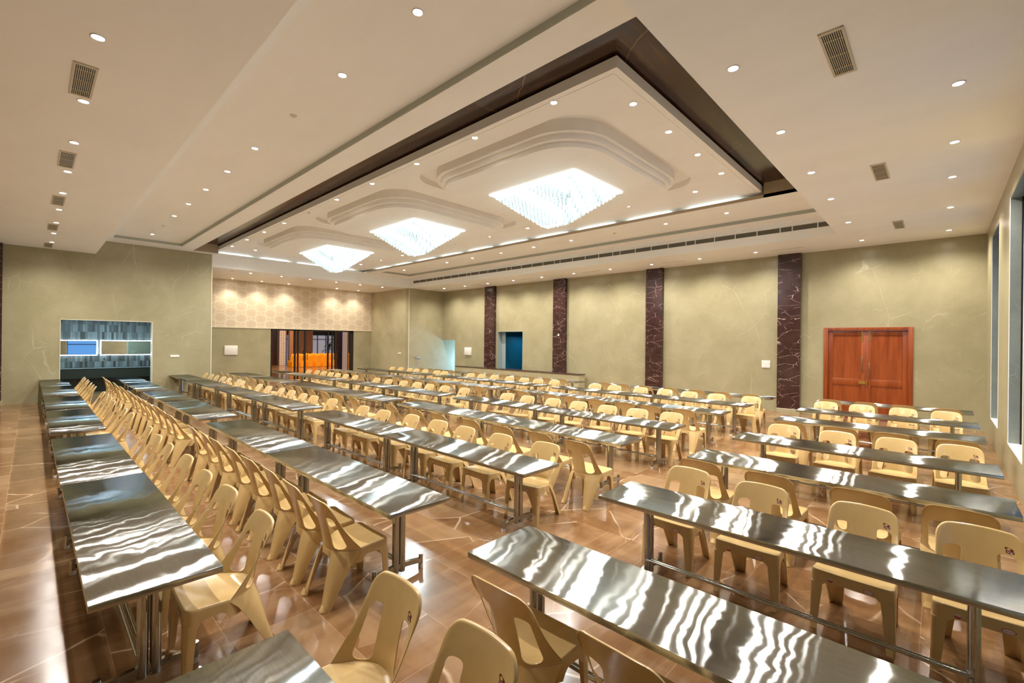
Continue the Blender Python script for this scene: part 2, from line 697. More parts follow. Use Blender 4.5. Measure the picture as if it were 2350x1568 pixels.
# ---- walls
b = MB()
b.box(XL - .3, XL, -3.2, .7, 0, HC + .1).box(XL - .3, XL, 3.16, YB0, 0, H2 + .02).box(XL - .3, XL, .7, 3.16, 2.78, H2 + .02)
b.box(XL - .3, XL, -3.2, .7, HC, H2 + .02)
b.box(XL - .3, XL, YB1, YB, 0, HC + .02)
b.box(XP, XL - .3, YB0 - .25, YB0, 0, H2 - .02)
struct('wall_left', b, 'wall', 'beige green marble wall on the left with the wash room opening')
b = MB()
b.box(XP, XL - .3, YB1, YB1 + .25, 0, HC + .02)
struct('wall_bay_return', b, 'counterwall', 'pale marble side wall at the far end of the wallpapered bay')
b = MB()
b.box(XP - .25, XP, YB0 - .25, 8.71, 0, 2.74).box(XP - .25, XP, 13.37, YB1 + .25, 0, 2.74)
struct('wall_bay', b, 'wall', 'marble clad lower wall of the bay beside the glass doors')
struct('wall_bay_upper', MB().box(XP - .25, XP, YB0 - .25, YB1 + .25, 2.755, HC + .02), 'wallpaper', 'cream damask wallpaper with hexagon medallions above glass doors')
struct('trim_1', MB().box(XP - .02, XP + .02, YB0, YB1, 2.735, 2.77).box(XL - .01, XL + .012, YB0 - .025, YB0 + .004, 0, H2).box(XL - .01, XL + .012, YB1 - .004, YB1 + .02, 0, HC), 'metaltrim')
b = MB()
# back wall with three openings: passage (left corner), blue doorway, teak door
b.box(XL - .3, XL, YB, YB + .02, 0, HC)
b.box(XL, -20.5, YB, YB + .25, 2.25, HC + .02)
b.box(-20.5, -16.98, YB, YB + .25, 0, HC + .02)
b.box(-16.98, -15.22, YB, YB + .25, 2.71, HC + .02)
b.box(-15.22, -2.65, YB, YB + .25, 0, HC + .02)
b.box(-2.65, -.57, YB, YB + .25, 2.73, HC + .02)
b.box(-.57, XW + .4, YB, YB + .25, 0, HC + .02)
struct('wall_back', b, 'wall', 'long beige green marble back wall between brown pillars')
# right wall with deep window openings
WIN = [(13.3, 15.08), (9.5, 11.37), (5.75, 7.6), (2.0, 3.85)]
b = MB()
ys = [-3.2]
for y0, y1 in sorted(WIN):
    ys += [y0, y1]
ys.append(YB)
for i in range(0, len(ys), 2):
    b.box(XW, XW + .45, ys[i], ys[i + 1], 0, HC + .02)
for y0, y1 in WIN:
    b.box(XW, XW + .45, y0, y1, 0, .555).box(XW, XW + .45, y0, y1, 4.72, HC + .02)
struct('wall_right', b, 'wall', 'beige marble window wall at the right edge')
b = MB()
for y0, y1 in WIN:
    b.box(XW + .004, XW + .40, y1 - .012, y1, .556, 4.719).box(XW + .004, XW + .40, y0, y0 + .012, .556, 4.719)
    b.box(XW + .004, XW + .40, y0, y1, 4.70, 4.719)
struct('trim_2', b, 'reveal')
b = MB()
for y0, y1 in WIN:
    b.box(XW - .004, XW + .40, y0, y1, .553, .572)
    for y in (y0, y1):
        b.box(XW - .004, XW + .006, y - .012, y + .012, .57, 4.72)
struct('trim_3', b, 'ceilwhite')
for i, (y0, y1) in enumerate(WIN):
    fr = MB()
    for y in (y0 + .012, y1 - .07):
        fr.box(XW + .13, XW + .30, y, y + .058, .575, 4.70)
    for z in (.575, 1.55, 2.95, 4.64):
        fr.box(XW + .17, XW + .23, y0 + .012, y1 - .012, z, z + .07)
    o = struct('window_%d' % (i + 1), fr, 'black', ['dark framed tall window nearest the back wall', 'dark framed tall window second from the back wall',
                                                  'dark framed tall window third from the back wall', 'dark framed tall window fourth from the back wall'][i])
    MB().box(XW + .195, XW + .203, y0 + .05, y1 - .05, .60, 4.66).obj('pane', 'glass', o)
struct('wall_behind', MB().box(XL - .3, XW + .45, -3.45, -3.2, 0, HC + .02), 'wall')

# brown pillars on the back wall
for x0, x1, lab in ((-17.86, -17.13, 'dark brown veined marble pillar left of the blue doorway'), (-13.2, -12.5, 'dark brown veined marble pillar right of the blue doorway'),
                    (-8.53, -7.86, 'dark brown veined marble pillar in the middle of the back wall'), (-3.9, -3.26, 'dark brown veined marble pillar beside the teak double door')):
    p = MB().box(x0, x1, 16.74, 16.9, .135, HC + .01).obj('pillar', 'darkmarble')
    tag(p, lab, 'pillar', 'brown marble pillars', None)
    MB().box(x0 - .005, x1 + .005, 16.73, 16.899, 0, .12).obj('pillar_base', 'wall', p)
    MB().box(x0 - .005, x1 + .005, 16.728, 16.899, .12, .135).obj('edge_strip', 'metaltrim', p)
p = MB().box(XL, XL + .17, -1.5, -.62, .135, HC + .01).obj('pillar', 'darkmarble')
tag(p, 'dark brown marble pillar at the far left picture edge', 'pillar', 'brown marble pillars')
MB().box(XL, XL + .18, -1.51, -.61, 0, .12).obj('pillar_base', 'wall', p)
MB().box(XL, XL + .185, -1.512, -.608, .12, .135).obj('edge_strip', 'metaltrim', p)

# ------------------------------------------------------------------ ceiling
TOP = 6.35
b = MB()
b.box(XL - .3, XW + .45, -3.45, 1.56, HC, TOP)
b.box(XR, XW + .45, 1.56, YB + .25, HC, TOP)
b.box(XL - .3, XR, 14.6, YB + .25, HC, TOP)
struct('ceiling', b, 'ceil', 'cream flat lower ceiling with downlights and vents')
# bay soffit, its white fascia and the cove slot above
b = MB()
b.box(XP - .25, XL - .02, YB0 - .25, YB1 + .25, HC, 5.70)
struct('ceiling_bay_soffit', b, 'ceil', 'cream soffit over the wallpapered bay with two rows of downlights')
b = MB()
b.box(XL - .02, XL, YB0, 14.6, HC + .001, 5.66)
b.box(XL - .03, XL + .03, YB0, 14.6, 5.615, 5.70)
b.box(-21.66, XR, 14.58, 14.6, HC + .001, H2)
b.box(-21.66, XR, 14.50, 14.6, 5.56, H2 + .01)
b.box(-21.66, XR, 14.42, 14.6, 5.59, H2 + .01)
b.box(-22.3, -22.1, YB0, 12.2, 5.70, TOP)
struct('trim_4', b, 'ceilwhite', 'white fascia band around the raised ceiling')
# raised tray border
b = MB()
b.box(XL - .3, XR, 3.87, 4.34, H2, TOP).box(XL - .3, -20.72, 1.92, 3.87, H2, TOP)
b.box(-21.66, XR, 11.75, 12.16, H2, 5.70).box(-21.66, XR, 13.88, 14.6, H2, TOP).box(-21.66, -20.68, 12.16, 13.88, H2, TOP)
b.box(XL - .3, -21.3, 4.34, 5.19, H2 + .001, TOP)
b.box(XL - .3, -20.7, 1.9, 4.0, 5.72, TOP)
struct('trim_11', MB().box(XL - .3, XR, 1.56, 1.92, H2, TOP), 'ceilwhite')
struct('ceiling_tray', b, 'ceil', 'cream raised ceiling border around the wood recess')
struct('ceiling_panel_near', MB().box(-20.72, XR, 1.92, 3.87, 5.722, TOP), 'ceil', 'cream raised ceiling strip nearest the camera')
struct('ceiling_panel_far', MB().box(-20.68, XR, 12.11, 13.88, 5.722, TOP), 'ceil', 'cream raised ceiling strip beside the long air grille')
b = MB()
b.box(-20.72, XR, 3.862, 3.8715, H2 + .008, 5.722).box(-20.722, -20.71, 1.92, 3.87, H2 + .008, 5.722)
b.box(-20.68, XR, 13.872, 13.8815, H2 + .008, 5.722).box(-20.682, -20.67, 12.16, 13.88, H2 + .008, 5.722)
struct('trim_5', b, 'grey')  # groove faces coloured grey for the shade in them
b = MB()
b.box(-3.05, XR, 11.742, 12.1, H2 + .004, 5.97).box(-21.3, XR, 12.1, 12.11, 5.70, 5.97).box(-21.30, -21.29, 4.34, 5.19, H2 + .002, 5.97).box(-21.3, XR, 11.742, 11.75, H2 + .004, 5.70)
struct('trim_6', b, 'tan')
struct('ceiling_wood', MB().box(-22.1, XR, 4.34, 12.1, 5.97, TOP), 'woodceil', 'glossy dark wood laminate recess around the white ceiling island')
struct('ceiling_slab', MB().box(-26.2, 1.4, -3.45, 17.2, TOP, TOP + .1), 'ceilwhite')

# floating island with three stepped rounded bosses
CX = [-6.29, -11.56, -16.83]
CYC = 8.0
IX0, IX1, IY0, IY1 = -22.09, -3.1, 5.21, 12.05
bm = bmesh.new()


def loop(bm, pts, z):
    vs = [bm.verts.new((x, y, z)) for x, y in pts]
    return [bm.edges.new((vs[i], vs[(i + 1) % len(vs)])) for i in range(len(vs))]


for z in (5.78, 5.935):
    es = loop(bm, [(IX0, IY0), (IX1, IY0), (IX1, IY1), (IX0, IY1)], z)
    for cx in CX:
        es += loop(bm, rrect(cx, CYC, 2.33, 2.27, .62, 8), z)
    bmesh.ops.triangle_fill(bm, use_beauty=True, edges=es)
bm.verts.ensure_lookup_table()
n = len(bm.verts) // 2
loops = [range(0, 4)] + [range(4 + 36 * k, 4 + 36 * (k + 1)) for k in range(3)]
for lp in loops:
    lp = list(lp)
    for i in range(len(lp)):
        a, c = lp[i], lp[(i + 1) % len(lp)]
        bm.faces.new((bm.verts[a], bm.verts[c], bm.verts[c + n], bm.verts[a + n]))
bmesh.ops.recalc_face_normals(bm, faces=bm.faces)
me = bpy.data.meshes.new('ceiling_island')
bm.to_mesh(me)
bm.free()
me.materials.append(M['ceil'])
o = bpy.data.objects.new('ceiling_island', me)
COL.objects.link(o)
tag(o, 'white floating ceiling island carrying three crystal chandeliers', kind='structure')
b = MB()
for cx in CX:
    b.prism(rrect(cx, CYC, 2.4, 2.34, .62), 5.90, 5.934)
    for h, z0, z1, r in ((2.13, 5.70, 5.90, .95), (2.05, 5.604, 5.70, .92), (1.97, 5.51, 5.604, .9)):
        b.prism(rrect(cx, CYC, h, h, r, 12), z0, z1)
ob = b.obj('ceiling_boss', 'ceil', bevel=0)
tag(ob, 'three stepped rounded ceiling bosses around the chandeliers', kind='structure')
# faint bead line just inside the island edge
b = MB()
for x0, x1, y0, y1 in ((IX0, IX1 - .12, IY0 + .10, IY0 + .12), (IX1 - .12, IX1 - .10, IY0 + .10, IY1)):
    b.box(x0, x1, y0, y1, 5.774, 5.781)
struct('trim_7', b, 'ceil')
# brackets bridging the gap between the wood recess and the island (it hangs on hidden rods)
b = MB()
for cx in CX:
    for dx in (-1.5, 1.5):
        b.tube((cx + dx, 7, 5.93), (cx + dx, 7, 5.975), .02)
struct('trim_8', b, 'black')

# ------------------------------------------------------------------ downlights
def make_downlight():
    r = empty('downlight', label='x', cat='downlight')
    g = MB()
    n = 20
    vs, fs = [], []
    for k, (rad, z) in enumerate(((.060, .0), (.062, -.006), (.052, -.009), (.046, -.002), (.044, .006))):
        for i in range(n):
            a = 2 * PI * i / n
            vs.append((rad * math.cos(a), rad * math.sin(a), z))
    for k in range(4):
        for i in range(n):
            fs.append((k * n + i, k * n + (i + 1) % n, (k + 1) * n + (i + 1) % n, (k + 1) * n + i))
    g.add(vs, fs, 0, True)
    g.obj('ring', 'trimwhite', r)
    l = MB()
    l.add([(.0455 * math.cos(2 * PI * i / n), .0455 * math.sin(2 * PI * i / n), -.0035) for i in range(n)], [tuple(range(n))[::-1]])
    l.obj('lens', 'lens', r)
    return r


DL0 = make_downlight()
DLT = snapshot(DL0)
first_dl = [True]


def downlight(x, y, z, label, group, power=None, ang=150, col=WARM):
    if first_dl[0]:
        r = DL0
        first_dl[0] = False
    else:
        r = dup(DLT)
    r.location = (x, y, z)
    tag(r, label, 'downlight', group)
    s_ = spot(0, 0, -.03, power, ang, col)
    COL.objects.link(s_)
    s_.parent = r
    return r


G = 1.757
for k in range(10):
    x = -4.26 - G * k
    if k == 0:
        pass
    downlight(x, .43, HC, 'recessed downlight, %s from the left wall, row above first table row' % ORD[9 - k], 'downlights in the low ceiling at left')
for k in range(10):
    if k in (2, 8):
        continue
    idx = [9, 8, 6, 5, 4, 3, 2, 0]
    n_ = [j for j in range(9, -1, -1) if j not in (2, 8)].index(k)
    downlight(-4.12 - 1.72 * k, 2.83, 5.722, 'recessed downlight, %s from the left wall in near raised strip' % ORD[n_], 'downlights in the near raised strip')
for yy, nm in ((5.35, 'near'), (10.74, 'far')):
    xs = [-4.25 - G * k for k in range(10) if k != 5]
    for j, x in enumerate(xs):
        downlight(x, yy, 5.78, 'downlight on the white ceiling island, %s edge row, %s from the right' % (nm, ORD[j]), 'downlights on the ceiling island', power=30)
for j, yy in enumerate((6.18, 7.4, 8.66, 9.94)):
    downlight(-3.39, yy, 5.78, 'downlight on the right end of the ceiling island, %s from the camera' % ORD[j], 'downlights on the ceiling island', power=30)
downlight(-20.2, 6.22, 5.78, 'single downlight at the left end of the ceiling island', 'downlights on the ceiling island')
for j, k in enumerate([0, 1, 3, 4, 5, 6, 7, 9]):
    downlight(-4.23 - 1.71 * k, 12.84, 5.722, 'recessed downlight in the far raised strip, %s from the right' % ORD[j], 'downlights in the far raised strip')
for j, yy in enumerate((5.1, 7.07, 9.08, 10.97, 13.32, 15.83)):
    downlight(-1.63, yy, HC, 'downlight in right low ceiling, row beside the recess, %s from camera' % ORD[j], 'downlights in the low ceiling at right')
for j, yy in enumerate((7.06, 9.05, 10.89, 13.24, 15.82)):
    downlight(.115, yy, HC, 'downlight in right low ceiling, row along the windows, %s from camera' % ORD[j], 'downlights in the low ceiling at right')
for j in range(10):
    downlight(-4.32 - 1.762 * j, 15.81, HC, 'downlight over the back wall strip, %s from the right' % ORD[j], 'downlights along the back wall')
for j in range(6):
    yy = 6.74 + 1.315 * j
    if j != 3:
        downlight(-25.14, yy, HC, 'downlight washing the damask wallpaper, %s from the left' % ORD[j if j < 3 else j - 1], 'downlights in the bay soffit', power=24, ang=115, col=(1, .90, .74))
for j in range(6):
    downlight(-22.42, 6.72 + 1.315 * j, HC, 'downlight near the bay soffit edge, %s from the left' % ORD[j], 'downlights in the bay soffit', power=22)

# round smoke detectors
def detector(x, y, z, label):
    g = MB().tube((0, 0, 0), (0, 0, -.02), .055, 18, r1=.045)
    g.tube((0, 0, -.02), (0, 0, -.034), .03, 14, r1=.022)
    o = g.obj('smoke_detector', 'metaltrim')
    o.location = (x, y, z)
    tag(o, label, 'smoke detector', 'smoke detectors')


for x, y, z, lb in ((-7.46, 2.82, 5.722, 'small round smoke detector in the near raised strip, right one'), (-17.81, 2.84, 5.722, 'small round smoke detector in the near raised strip, left one'),
                    (-13.02, 5.37, 5.78, 'small round smoke detector on the near edge of ceiling island'), (-13.09, 10.74, 5.78, 'small round smoke detector on the far edge of ceiling island'),
                    (-7.66, 12.86, 5.722, 'small round smoke detector in the far raised strip, right one'), (-17.92, 12.84, 5.722, 'small round smoke detector in the far raised strip, left one'),
                    (-22.42, 6.0, HC, 'small round smoke detector in the bay soffit')):
    detector(x, y, z, lb)

# rectangular ceiling vents
def make_vent():
    r = empty('ceiling_vent', label='x', cat='vent')
    f = MB()
    L, Wd = .92, .20
    f.box(-L / 2, L / 2, -Wd / 2, -Wd / 2 + .022, -.012, .0).box(-L / 2, L / 2, Wd / 2 - .022, Wd / 2, -.012, 0)
    f.box(-L / 2, -L / 2 + .04, -Wd / 2, Wd / 2, -.012, 0).box(L / 2 - .04, L / 2, -Wd / 2, Wd / 2, -.012, 0)
    f.obj('frame', 'vent', r)
    MB().box(-L / 2 + .03, L / 2 - .03, -Wd / 2 + .015, Wd / 2 - .015, -.0015, 0).obj('backing', 'black', r)
    s_ = MB()
    for i in range(9):
        y = -Wd / 2 + .034 + i * .0165
        s_.box(-L / 2 + .03, L / 2 - .03, y - .003, y + .003, -.010, -.002)
    for x in (-.28, 0.02, .30):
        s_.box(x - .004, x + .004, -Wd / 2 + .02, Wd / 2 - .02, -.009, -.003)
    s_.obj('slats', 'vent', r)
    return r


V0 = make_vent()
VT = snapshot(V0)
vents = [(-7.17, .39, 0, 'cream slatted ceiling vent at left, nearest the camera'), (-10.55, .39, 0, 'cream slatted ceiling vent at left, second from the camera'),
         (-13.85, .39, 0, 'cream slatted ceiling vent at left, middle of the five'), (-17.33, .385, 0, 'cream slatted ceiling vent at left, second from the wash room wall'),
         (-20.82, .37, 0, 'cream slatted ceiling vent at left, nearest the wash room wall'), (-.775, 5.54, PI / 2, 'cream slatted ceiling vent at right, nearest the camera'),
         (-.77, 9.81, PI / 2, 'cream slatted ceiling vent at right, middle of the three'), (-.77, 14.35, PI / 2, 'cream slatted ceiling vent at right, farthest from the camera')]
for i, (x, y, rz, lb) in enumerate(vents):
    r = V0 if i == 0 else dup(VT)
    r.location = (x, y, HC)
    r.rotation_euler = (0, 0, rz)
    tag(r, lb, 'vent', 'ceiling vents')
# slot diffusers over the back wall
for j, x in enumerate((-3.45, -7.0, -10.5, -14.03, -17.55, -21.1)):
    r = empty('slot_diffuser', (x, 15.83, HC), label='slim slot air diffuser over the back wall, %s from the right' % ORD[j], cat='vent', group='slot diffusers over the back wall')
    MB().box(-.46, .46, -.035, .035, -.006, 0).obj('frame', 'ceil', r)
    MB().box(-.44, .44, -.022, -.004, -.0075, -.005).box(-.44, .44, .004, .022, -.0075, -.005).obj('slot', 'tan', r)
# long air conditioning grille in the fascia
r = empty('air_grille', (-12, 14.58, 5.36), label='long slatted air conditioning grille in the white fascia', cat='air grille')
x = -21.35
i = 0
MB().box(-9.36, 9.98, -.001, .0, .0, .15).obj('backing', 'grillback', r)
while x < -2.1:
    wd = .30 if i % 5 == 3 else .60
    x1 = min(x + wd, -2.03)
    g = MB()
    for z in (0, .142):
        g.box(x + 12, x1 + 12, -.012, -.001, z, z + .010)
    for xx in (x, x1 - .012):
        g.box(xx + 12, xx + 12.012, -.012, -.001, 0, .152, )
    for q in range(7):
        z = .018 + q * .018
        g.add([(x + 12.01, -.010, z), (x1 + 11.99, -.010, z), (x1 + 11.99, -.002, z + .007), (x + 12.01, -.002, z + .007),
               (x + 12.01, -.010, z + .003), (x1 + 11.99, -.010, z + .003), (x1 + 11.99, -.002, z + .010), (x + 12.01, -.002, z + .010)],
              [(0, 1, 2, 3), (4, 5, 6, 7)[::-1], (0, 1, 5, 4), (2, 3, 7, 6)], 1)
    g.obj('grille_panel', ['ceilwhite', 'darkgrey'], r)
    x = x1
    i += 1

# ------------------------------------------------------------------ chandeliers
def make_chandelier():
    r = empty('crystal_chandelier', label='x', cat='chandelier')
    MB().box(-1.17, 1.17, -.905, .905, -.03, 0).obj('base_plate', 'platelight', r)
    tiers = 13
    rnd = random.Random(3)
    for k in range(tiers):
        t = k / (tiers - 1)
        hx = 1.05 * (1 - t) + .30 * t
        hy = .80 * (1 - t) + .13 * t
        z1 = -.03 - .60 * t
        g = MB()
        step = .040
        pts = []
        nx, ny = int(2 * hx / step), max(3, int(2 * hy / step))
        for i in range(nx + 1):
            xx = -hx + 2 * hx * i / nx
            pts += [(xx, -hy), (xx, hy)]
        for i in range(1, ny):
            yy = -hy + 2 * hy * i / ny
            pts += [(-hx, yy), (hx, yy)]
        for (px, py) in pts:
            ln = .10 + rnd.uniform(-.006, .006)
            w_ = .0125
            a = rnd.uniform(0, PI / 2)
            vs = []
            for zz, ww in ((z1, .5), (z1 - .02, 1), (z1 - ln + .02, 1), (z1 - ln, .1)):
                for q in range(4):
                    an = a + q * PI / 2
                    vs.append((px + w_ * ww * math.cos(an), py + w_ * ww * math.sin(an), zz))
            fs = [(j * 4 + q, j * 4 + (q + 1) % 4, (j + 1) * 4 + (q + 1) % 4, (j + 1) * 4 + q) for j in range(3) for q in range(4)]
            g.add(vs, fs)
        g.obj('crystal_tier', 'crystal', r)
    # glowing slabs added between the tiers for inner light, closing the pyramid
    g = MB()
    for k in range(tiers):
        t = k / (tiers - 1)
        hx = 1.03 * (1 - t) + .29 * t
        hy = .78 * (1 - t) + .12 * t
        z1 = -.03 - .60 * t
        g.box(-hx, hx, -hy, hy, z1 - .045, z1 - .005)
    g.obj('light_core', 'coreglow', r)
    return r


C0 = make_chandelier()
CT = snapshot(C0)
for i, cx in enumerate(CX):
    r = C0 if i == 0 else dup(CT)
    r.location = (cx, CYC, 5.51)
    tag(r, ['large square crystal chandelier nearest the camera, hanging in stepped boss', 'square crystal chandelier in the middle of the three',
            'square crystal chandelier farthest from the camera, near the bay'][i], 'chandelier', 'crystal chandeliers')
    for dx, dy in ((-1.3, 0), (1.3, 0), (0, -1.05), (0, 1.05)):
        pass
    ar = area('chandelier_lamp', (cx, CYC, 4.74), (0, 0, 0), .55, .25, 22, COOL)
    ar.data.spread = math.radians(175)

# ------------------------------------------------------------------ tables
TL, TW, TH = 2.865, .63, .75


def make_table():
    r = empty('dining_table', label='x', cat='table')
    g = MB().box(-TL / 2, TL / 2, -TW / 2, TW / 2, TH - .002, TH)
    top = MB()
    top.box(-TL / 2, TL / 2, -TW / 2, TW / 2, TH - .042, TH)
    me_ = top.mesh('tabletop', ['steel', 'steeledge'], bevel=.0035, seg=2)
    for p in me_.polygons:
        if p.normal.z < .5:
            p.material_index = 1
    o_ = bpy.data.objects.new('tabletop', me_)
    COL.objects.link(o_)
    o_.parent = r
    for sx in (-1, 1):
        X = sx * (TL / 2 - .36)
        leg = MB()
        leg.tube((X, -.034, .045), (X, -.034, TH - .042), .031, 18)
        leg.tube((X, .034, .045), (X, .034, TH - .042), .031, 18)
        lo = leg.obj('leg', 'chrome', r)
        # plate under the top
        MB().box(X - .06, X + .06, -.12, .12, TH - .05, TH - .0425).obj('mounting_plate', 'chrome', lo)
        bar = MB()
        n_ = 8
        for q in range(n_):
            y0 = -.235 + .47 * q / n_
            y1 = -.235 + .47 * (q + 1) / n_
            z0 = .075 + .022 * math.cos(y0 / .235 * PI / 2)
            z1 = .075 + .022 * math.cos(y1 / .235 * PI / 2)
            bar.add([(X - .017, y0, z0 - .022), (X + .017, y0, z0 - .022), (X + .017, y1, z1 - .022), (X - .017, y1, z1 - .022),
                     (X - .017, y0, z0 + .022), (X + .017, y0, z0 + .022), (X + .017, y1, z1 + .022), (X - .017, y1, z1 + .022)],
                    [(0, 3, 2, 1), (4, 5, 6, 7), (0, 1, 5, 4), (1, 2, 6, 5), (2, 3, 7, 6), (3, 0, 4, 7)])
        bar.obj('foot_bar', 'chrome', lo)
        for sy in (-1, 1):
            MB().tube((X, sy * .247, .035), (X, sy * .247, .135), .021, 14).obj('foot_post', 'chrome', lo)
            MB().tube((X, sy * .247, 0), (X, sy * .247, .037), .024, 14).obj('rubber_foot', 'rubber', lo)
    s_ = MB()
    s_.tube((-TL / 2 + .36, -.053, .175), (TL / 2 - .36, -.053, .175), .013, 10)
    s_.tube((-TL / 2 + .36, -.021, .175), (TL / 2 - .36, -.021, .175), .013, 10)
    s_.obj('stretcher', 'chrome', r)
    return r


T0 = make_table()
TT = snapshot(T0)
first_t = [True]
ROWY = dict(A=.225, B=2.06, C=3.68, D=5.75, E=7.40, F=9.79, G=11.48, H=13.55)
ROWN = {c: ORD[i] for i, c in enumerate('ABCDEFGH')}
BLK = {1: ('near left block', [-4.72, -7.62]), 2: ('middle left block', [-11.07, -13.96]), 3: ('far left block', [-17.35, -20.24]), 4: ('right block', [-.91])}
RY = dict(A=.26, B=2.06, C=3.68, D=5.77, E=7.47, F=9.9, G=11.68, H=13.93)
TABLES = []
for row in 'ABCDEFGH':
    for blk, (bn, xs) in BLK.items():
        for j, x in enumerate(xs):
            if row == 'H' and blk == 3 and j == 1:
                continue
            y0 = (RY if blk == 4 else ROWY)[row] + random.uniform(-.015, .015)
            dz = 0
            if first_t[0]:
                r = T0
                first_t[0] = False
            else:
                r = dup(TT)
            r.location = (x + random.uniform(-.008, .008), y0 + TW / 2, 0)
            r.rotation_euler = (0, 0, random.uniform(-.003, .003))
            side = '' if blk == 4 else (', aisle end' if j == 0 else ', wall end')
            tag(r, 'long steel-topped dining table, %s row from front, %s%s' % (ROWN[row], bn, side), 'table', 'steel dining tables')

# ------------------------------------------------------------------ chair
SW = .245   # half width of the seat


def back_surface(u, v):
    """u: -1..1 across, v: 0..1 up. Front side of the backrest sheet"""
    z = .435 + .428 * v - .016 * u * u * v ** 3
    hw = .238 - .020 * v
    x = u * hw
    ysp = .175 + .095 * (v ** 1.15) - .012 * math.sin(PI * v)
    wrap = .165 * (1 - v) ** 2.2 + .030
    y = ysp - wrap * abs(u) ** 2.6
    return Vector((x, y, z))


def chair_backrest():
    g = MB()
    hv0, hv1 = .02, .685
    vs_ = sorted(set([0, .01] + [hv0 + (hv1 - hv0) * (1 - math.cos(PI * i / 34)) / 2 for i in range(35)] + [.72, .76, .80, .84, .88, .91, .935, .957, .975, .988, .996, 1.0]))

    def outer(v):
        if v > .78:
            t = (v - .78) / .22
            return 1 - .30 * (1 - math.sqrt(max(0, 1 - t ** 2.3)))
        return 1.0

    def hole(v):
        if v <= hv0 or v >= hv1:
            return .61, 0
        t = (v - hv0) / (hv1 - hv0)
        lo = (1 - max(0, 1 - t / .16) ** 2.3) ** (1 / 2.3)
        hi = (1 - max(0, 1 - (1 - t) / .11) ** 2.6) ** (1 / 2.6)
        return .61, (.215 - .025 * (1 - t)) * min(lo, hi)
    rows = []
    for v in vs_:
        o = outer(v)
        c, h = hole(v)
        c = min(c, o * .75)
        us = [-(c - h) + 2 * (c - h) * i / 8 for i in range(9)]
        rail = [(c + h) + (o - (c + h)) * i / 4 for i in range(5)]
        rows.append((v, [-a for a in rail[::-1]], us, rail, h))

    def strip(k, n_):
        vs, fs = [], []
        for row in rows:
            for u in row[k]:
                vs.append(back_surface(u, row[0]))
        for j in range(len(rows) - 1):
            for i in range(n_ - 1):
                fs.append((j * n_ + i, j * n_ + i + 1, (j + 1) * n_ + i + 1, (j + 1) * n_ + i))
        g.add(vs, fs, 0, True)
    strip(1, 5)
    strip(2, 9)
    strip(3, 5)
    # rolled lip along the outline, turned backwards
    top = rows[-1]
    toprow = top[1] + top[2][1:-1] + top[3]
    path = [(row[1][0], row[0]) for row in rows] + [(u, 1.0) for u in toprow[1:]] + [(row[3][-1], row[0]) for row in rows[::-1]][1:]
    P = [back_surface(u, v) for u, v in path]
    vs, fs = [], []
    K = 5
    for i, (u, v) in enumerate(path):
        a_, b_ = P[max(0, i - 1)], P[min(len(P) - 1, i + 1)]
        tx, tz = b_.x - a_.x, b_.z - a_.z
        L = math.hypot(tx, tz) or 1
        nx, nz = -tz / L, tx / L
        amt = min(1, max(0, (v - .62) / .38))
        r_ = .005 + .009 * amt
        vs.append(P[i])
        for k in range(1, K):
            th = PI / 2 * k / (K - 2) if k < K - 1 else PI / 2
            ex = .006 * amt if k == K - 1 else 0
            vs.append(P[i] + Vector((nx * r_ * math.sin(th), r_ * (1 - math.cos(th)) + ex, nz * r_ * math.sin(th))))
    for i in range(len(path) - 1):
        for k in range(K - 1):
            fs.append((i * K + k, (i + 1) * K + k, (i + 1) * K + k + 1, i * K + k + 1))
    g.add(vs, fs, 0, True)
    me = g.mesh('backrest', 'plastic', weld=.0004)
    bm = bmesh.new()
    bm.from_mesh(me)
    bmesh.ops.dissolve_degenerate(bm, dist=.0003, edges=bm.edges)
    bmesh.ops.recalc_face_normals(bm, faces=bm.faces)
    s_ = sum(f.normal.y * f.calc_area() for f in bm.faces)
    if s_ > 0:
        bmesh.ops.reverse_faces(bm, faces=bm.faces)
    bmesh.ops.solidify(bm, geom=bm.faces[:], thickness=.006)
    for f in bm.faces:
        f.smooth = True
    bm.to_mesh(me)
    bm.free()
    me.set_sharp_from_angle(angle=math.radians(55))
    return me


def wrap_xy(u):
    return (u * .238, .175 - .195 * abs(u) ** 2.6)


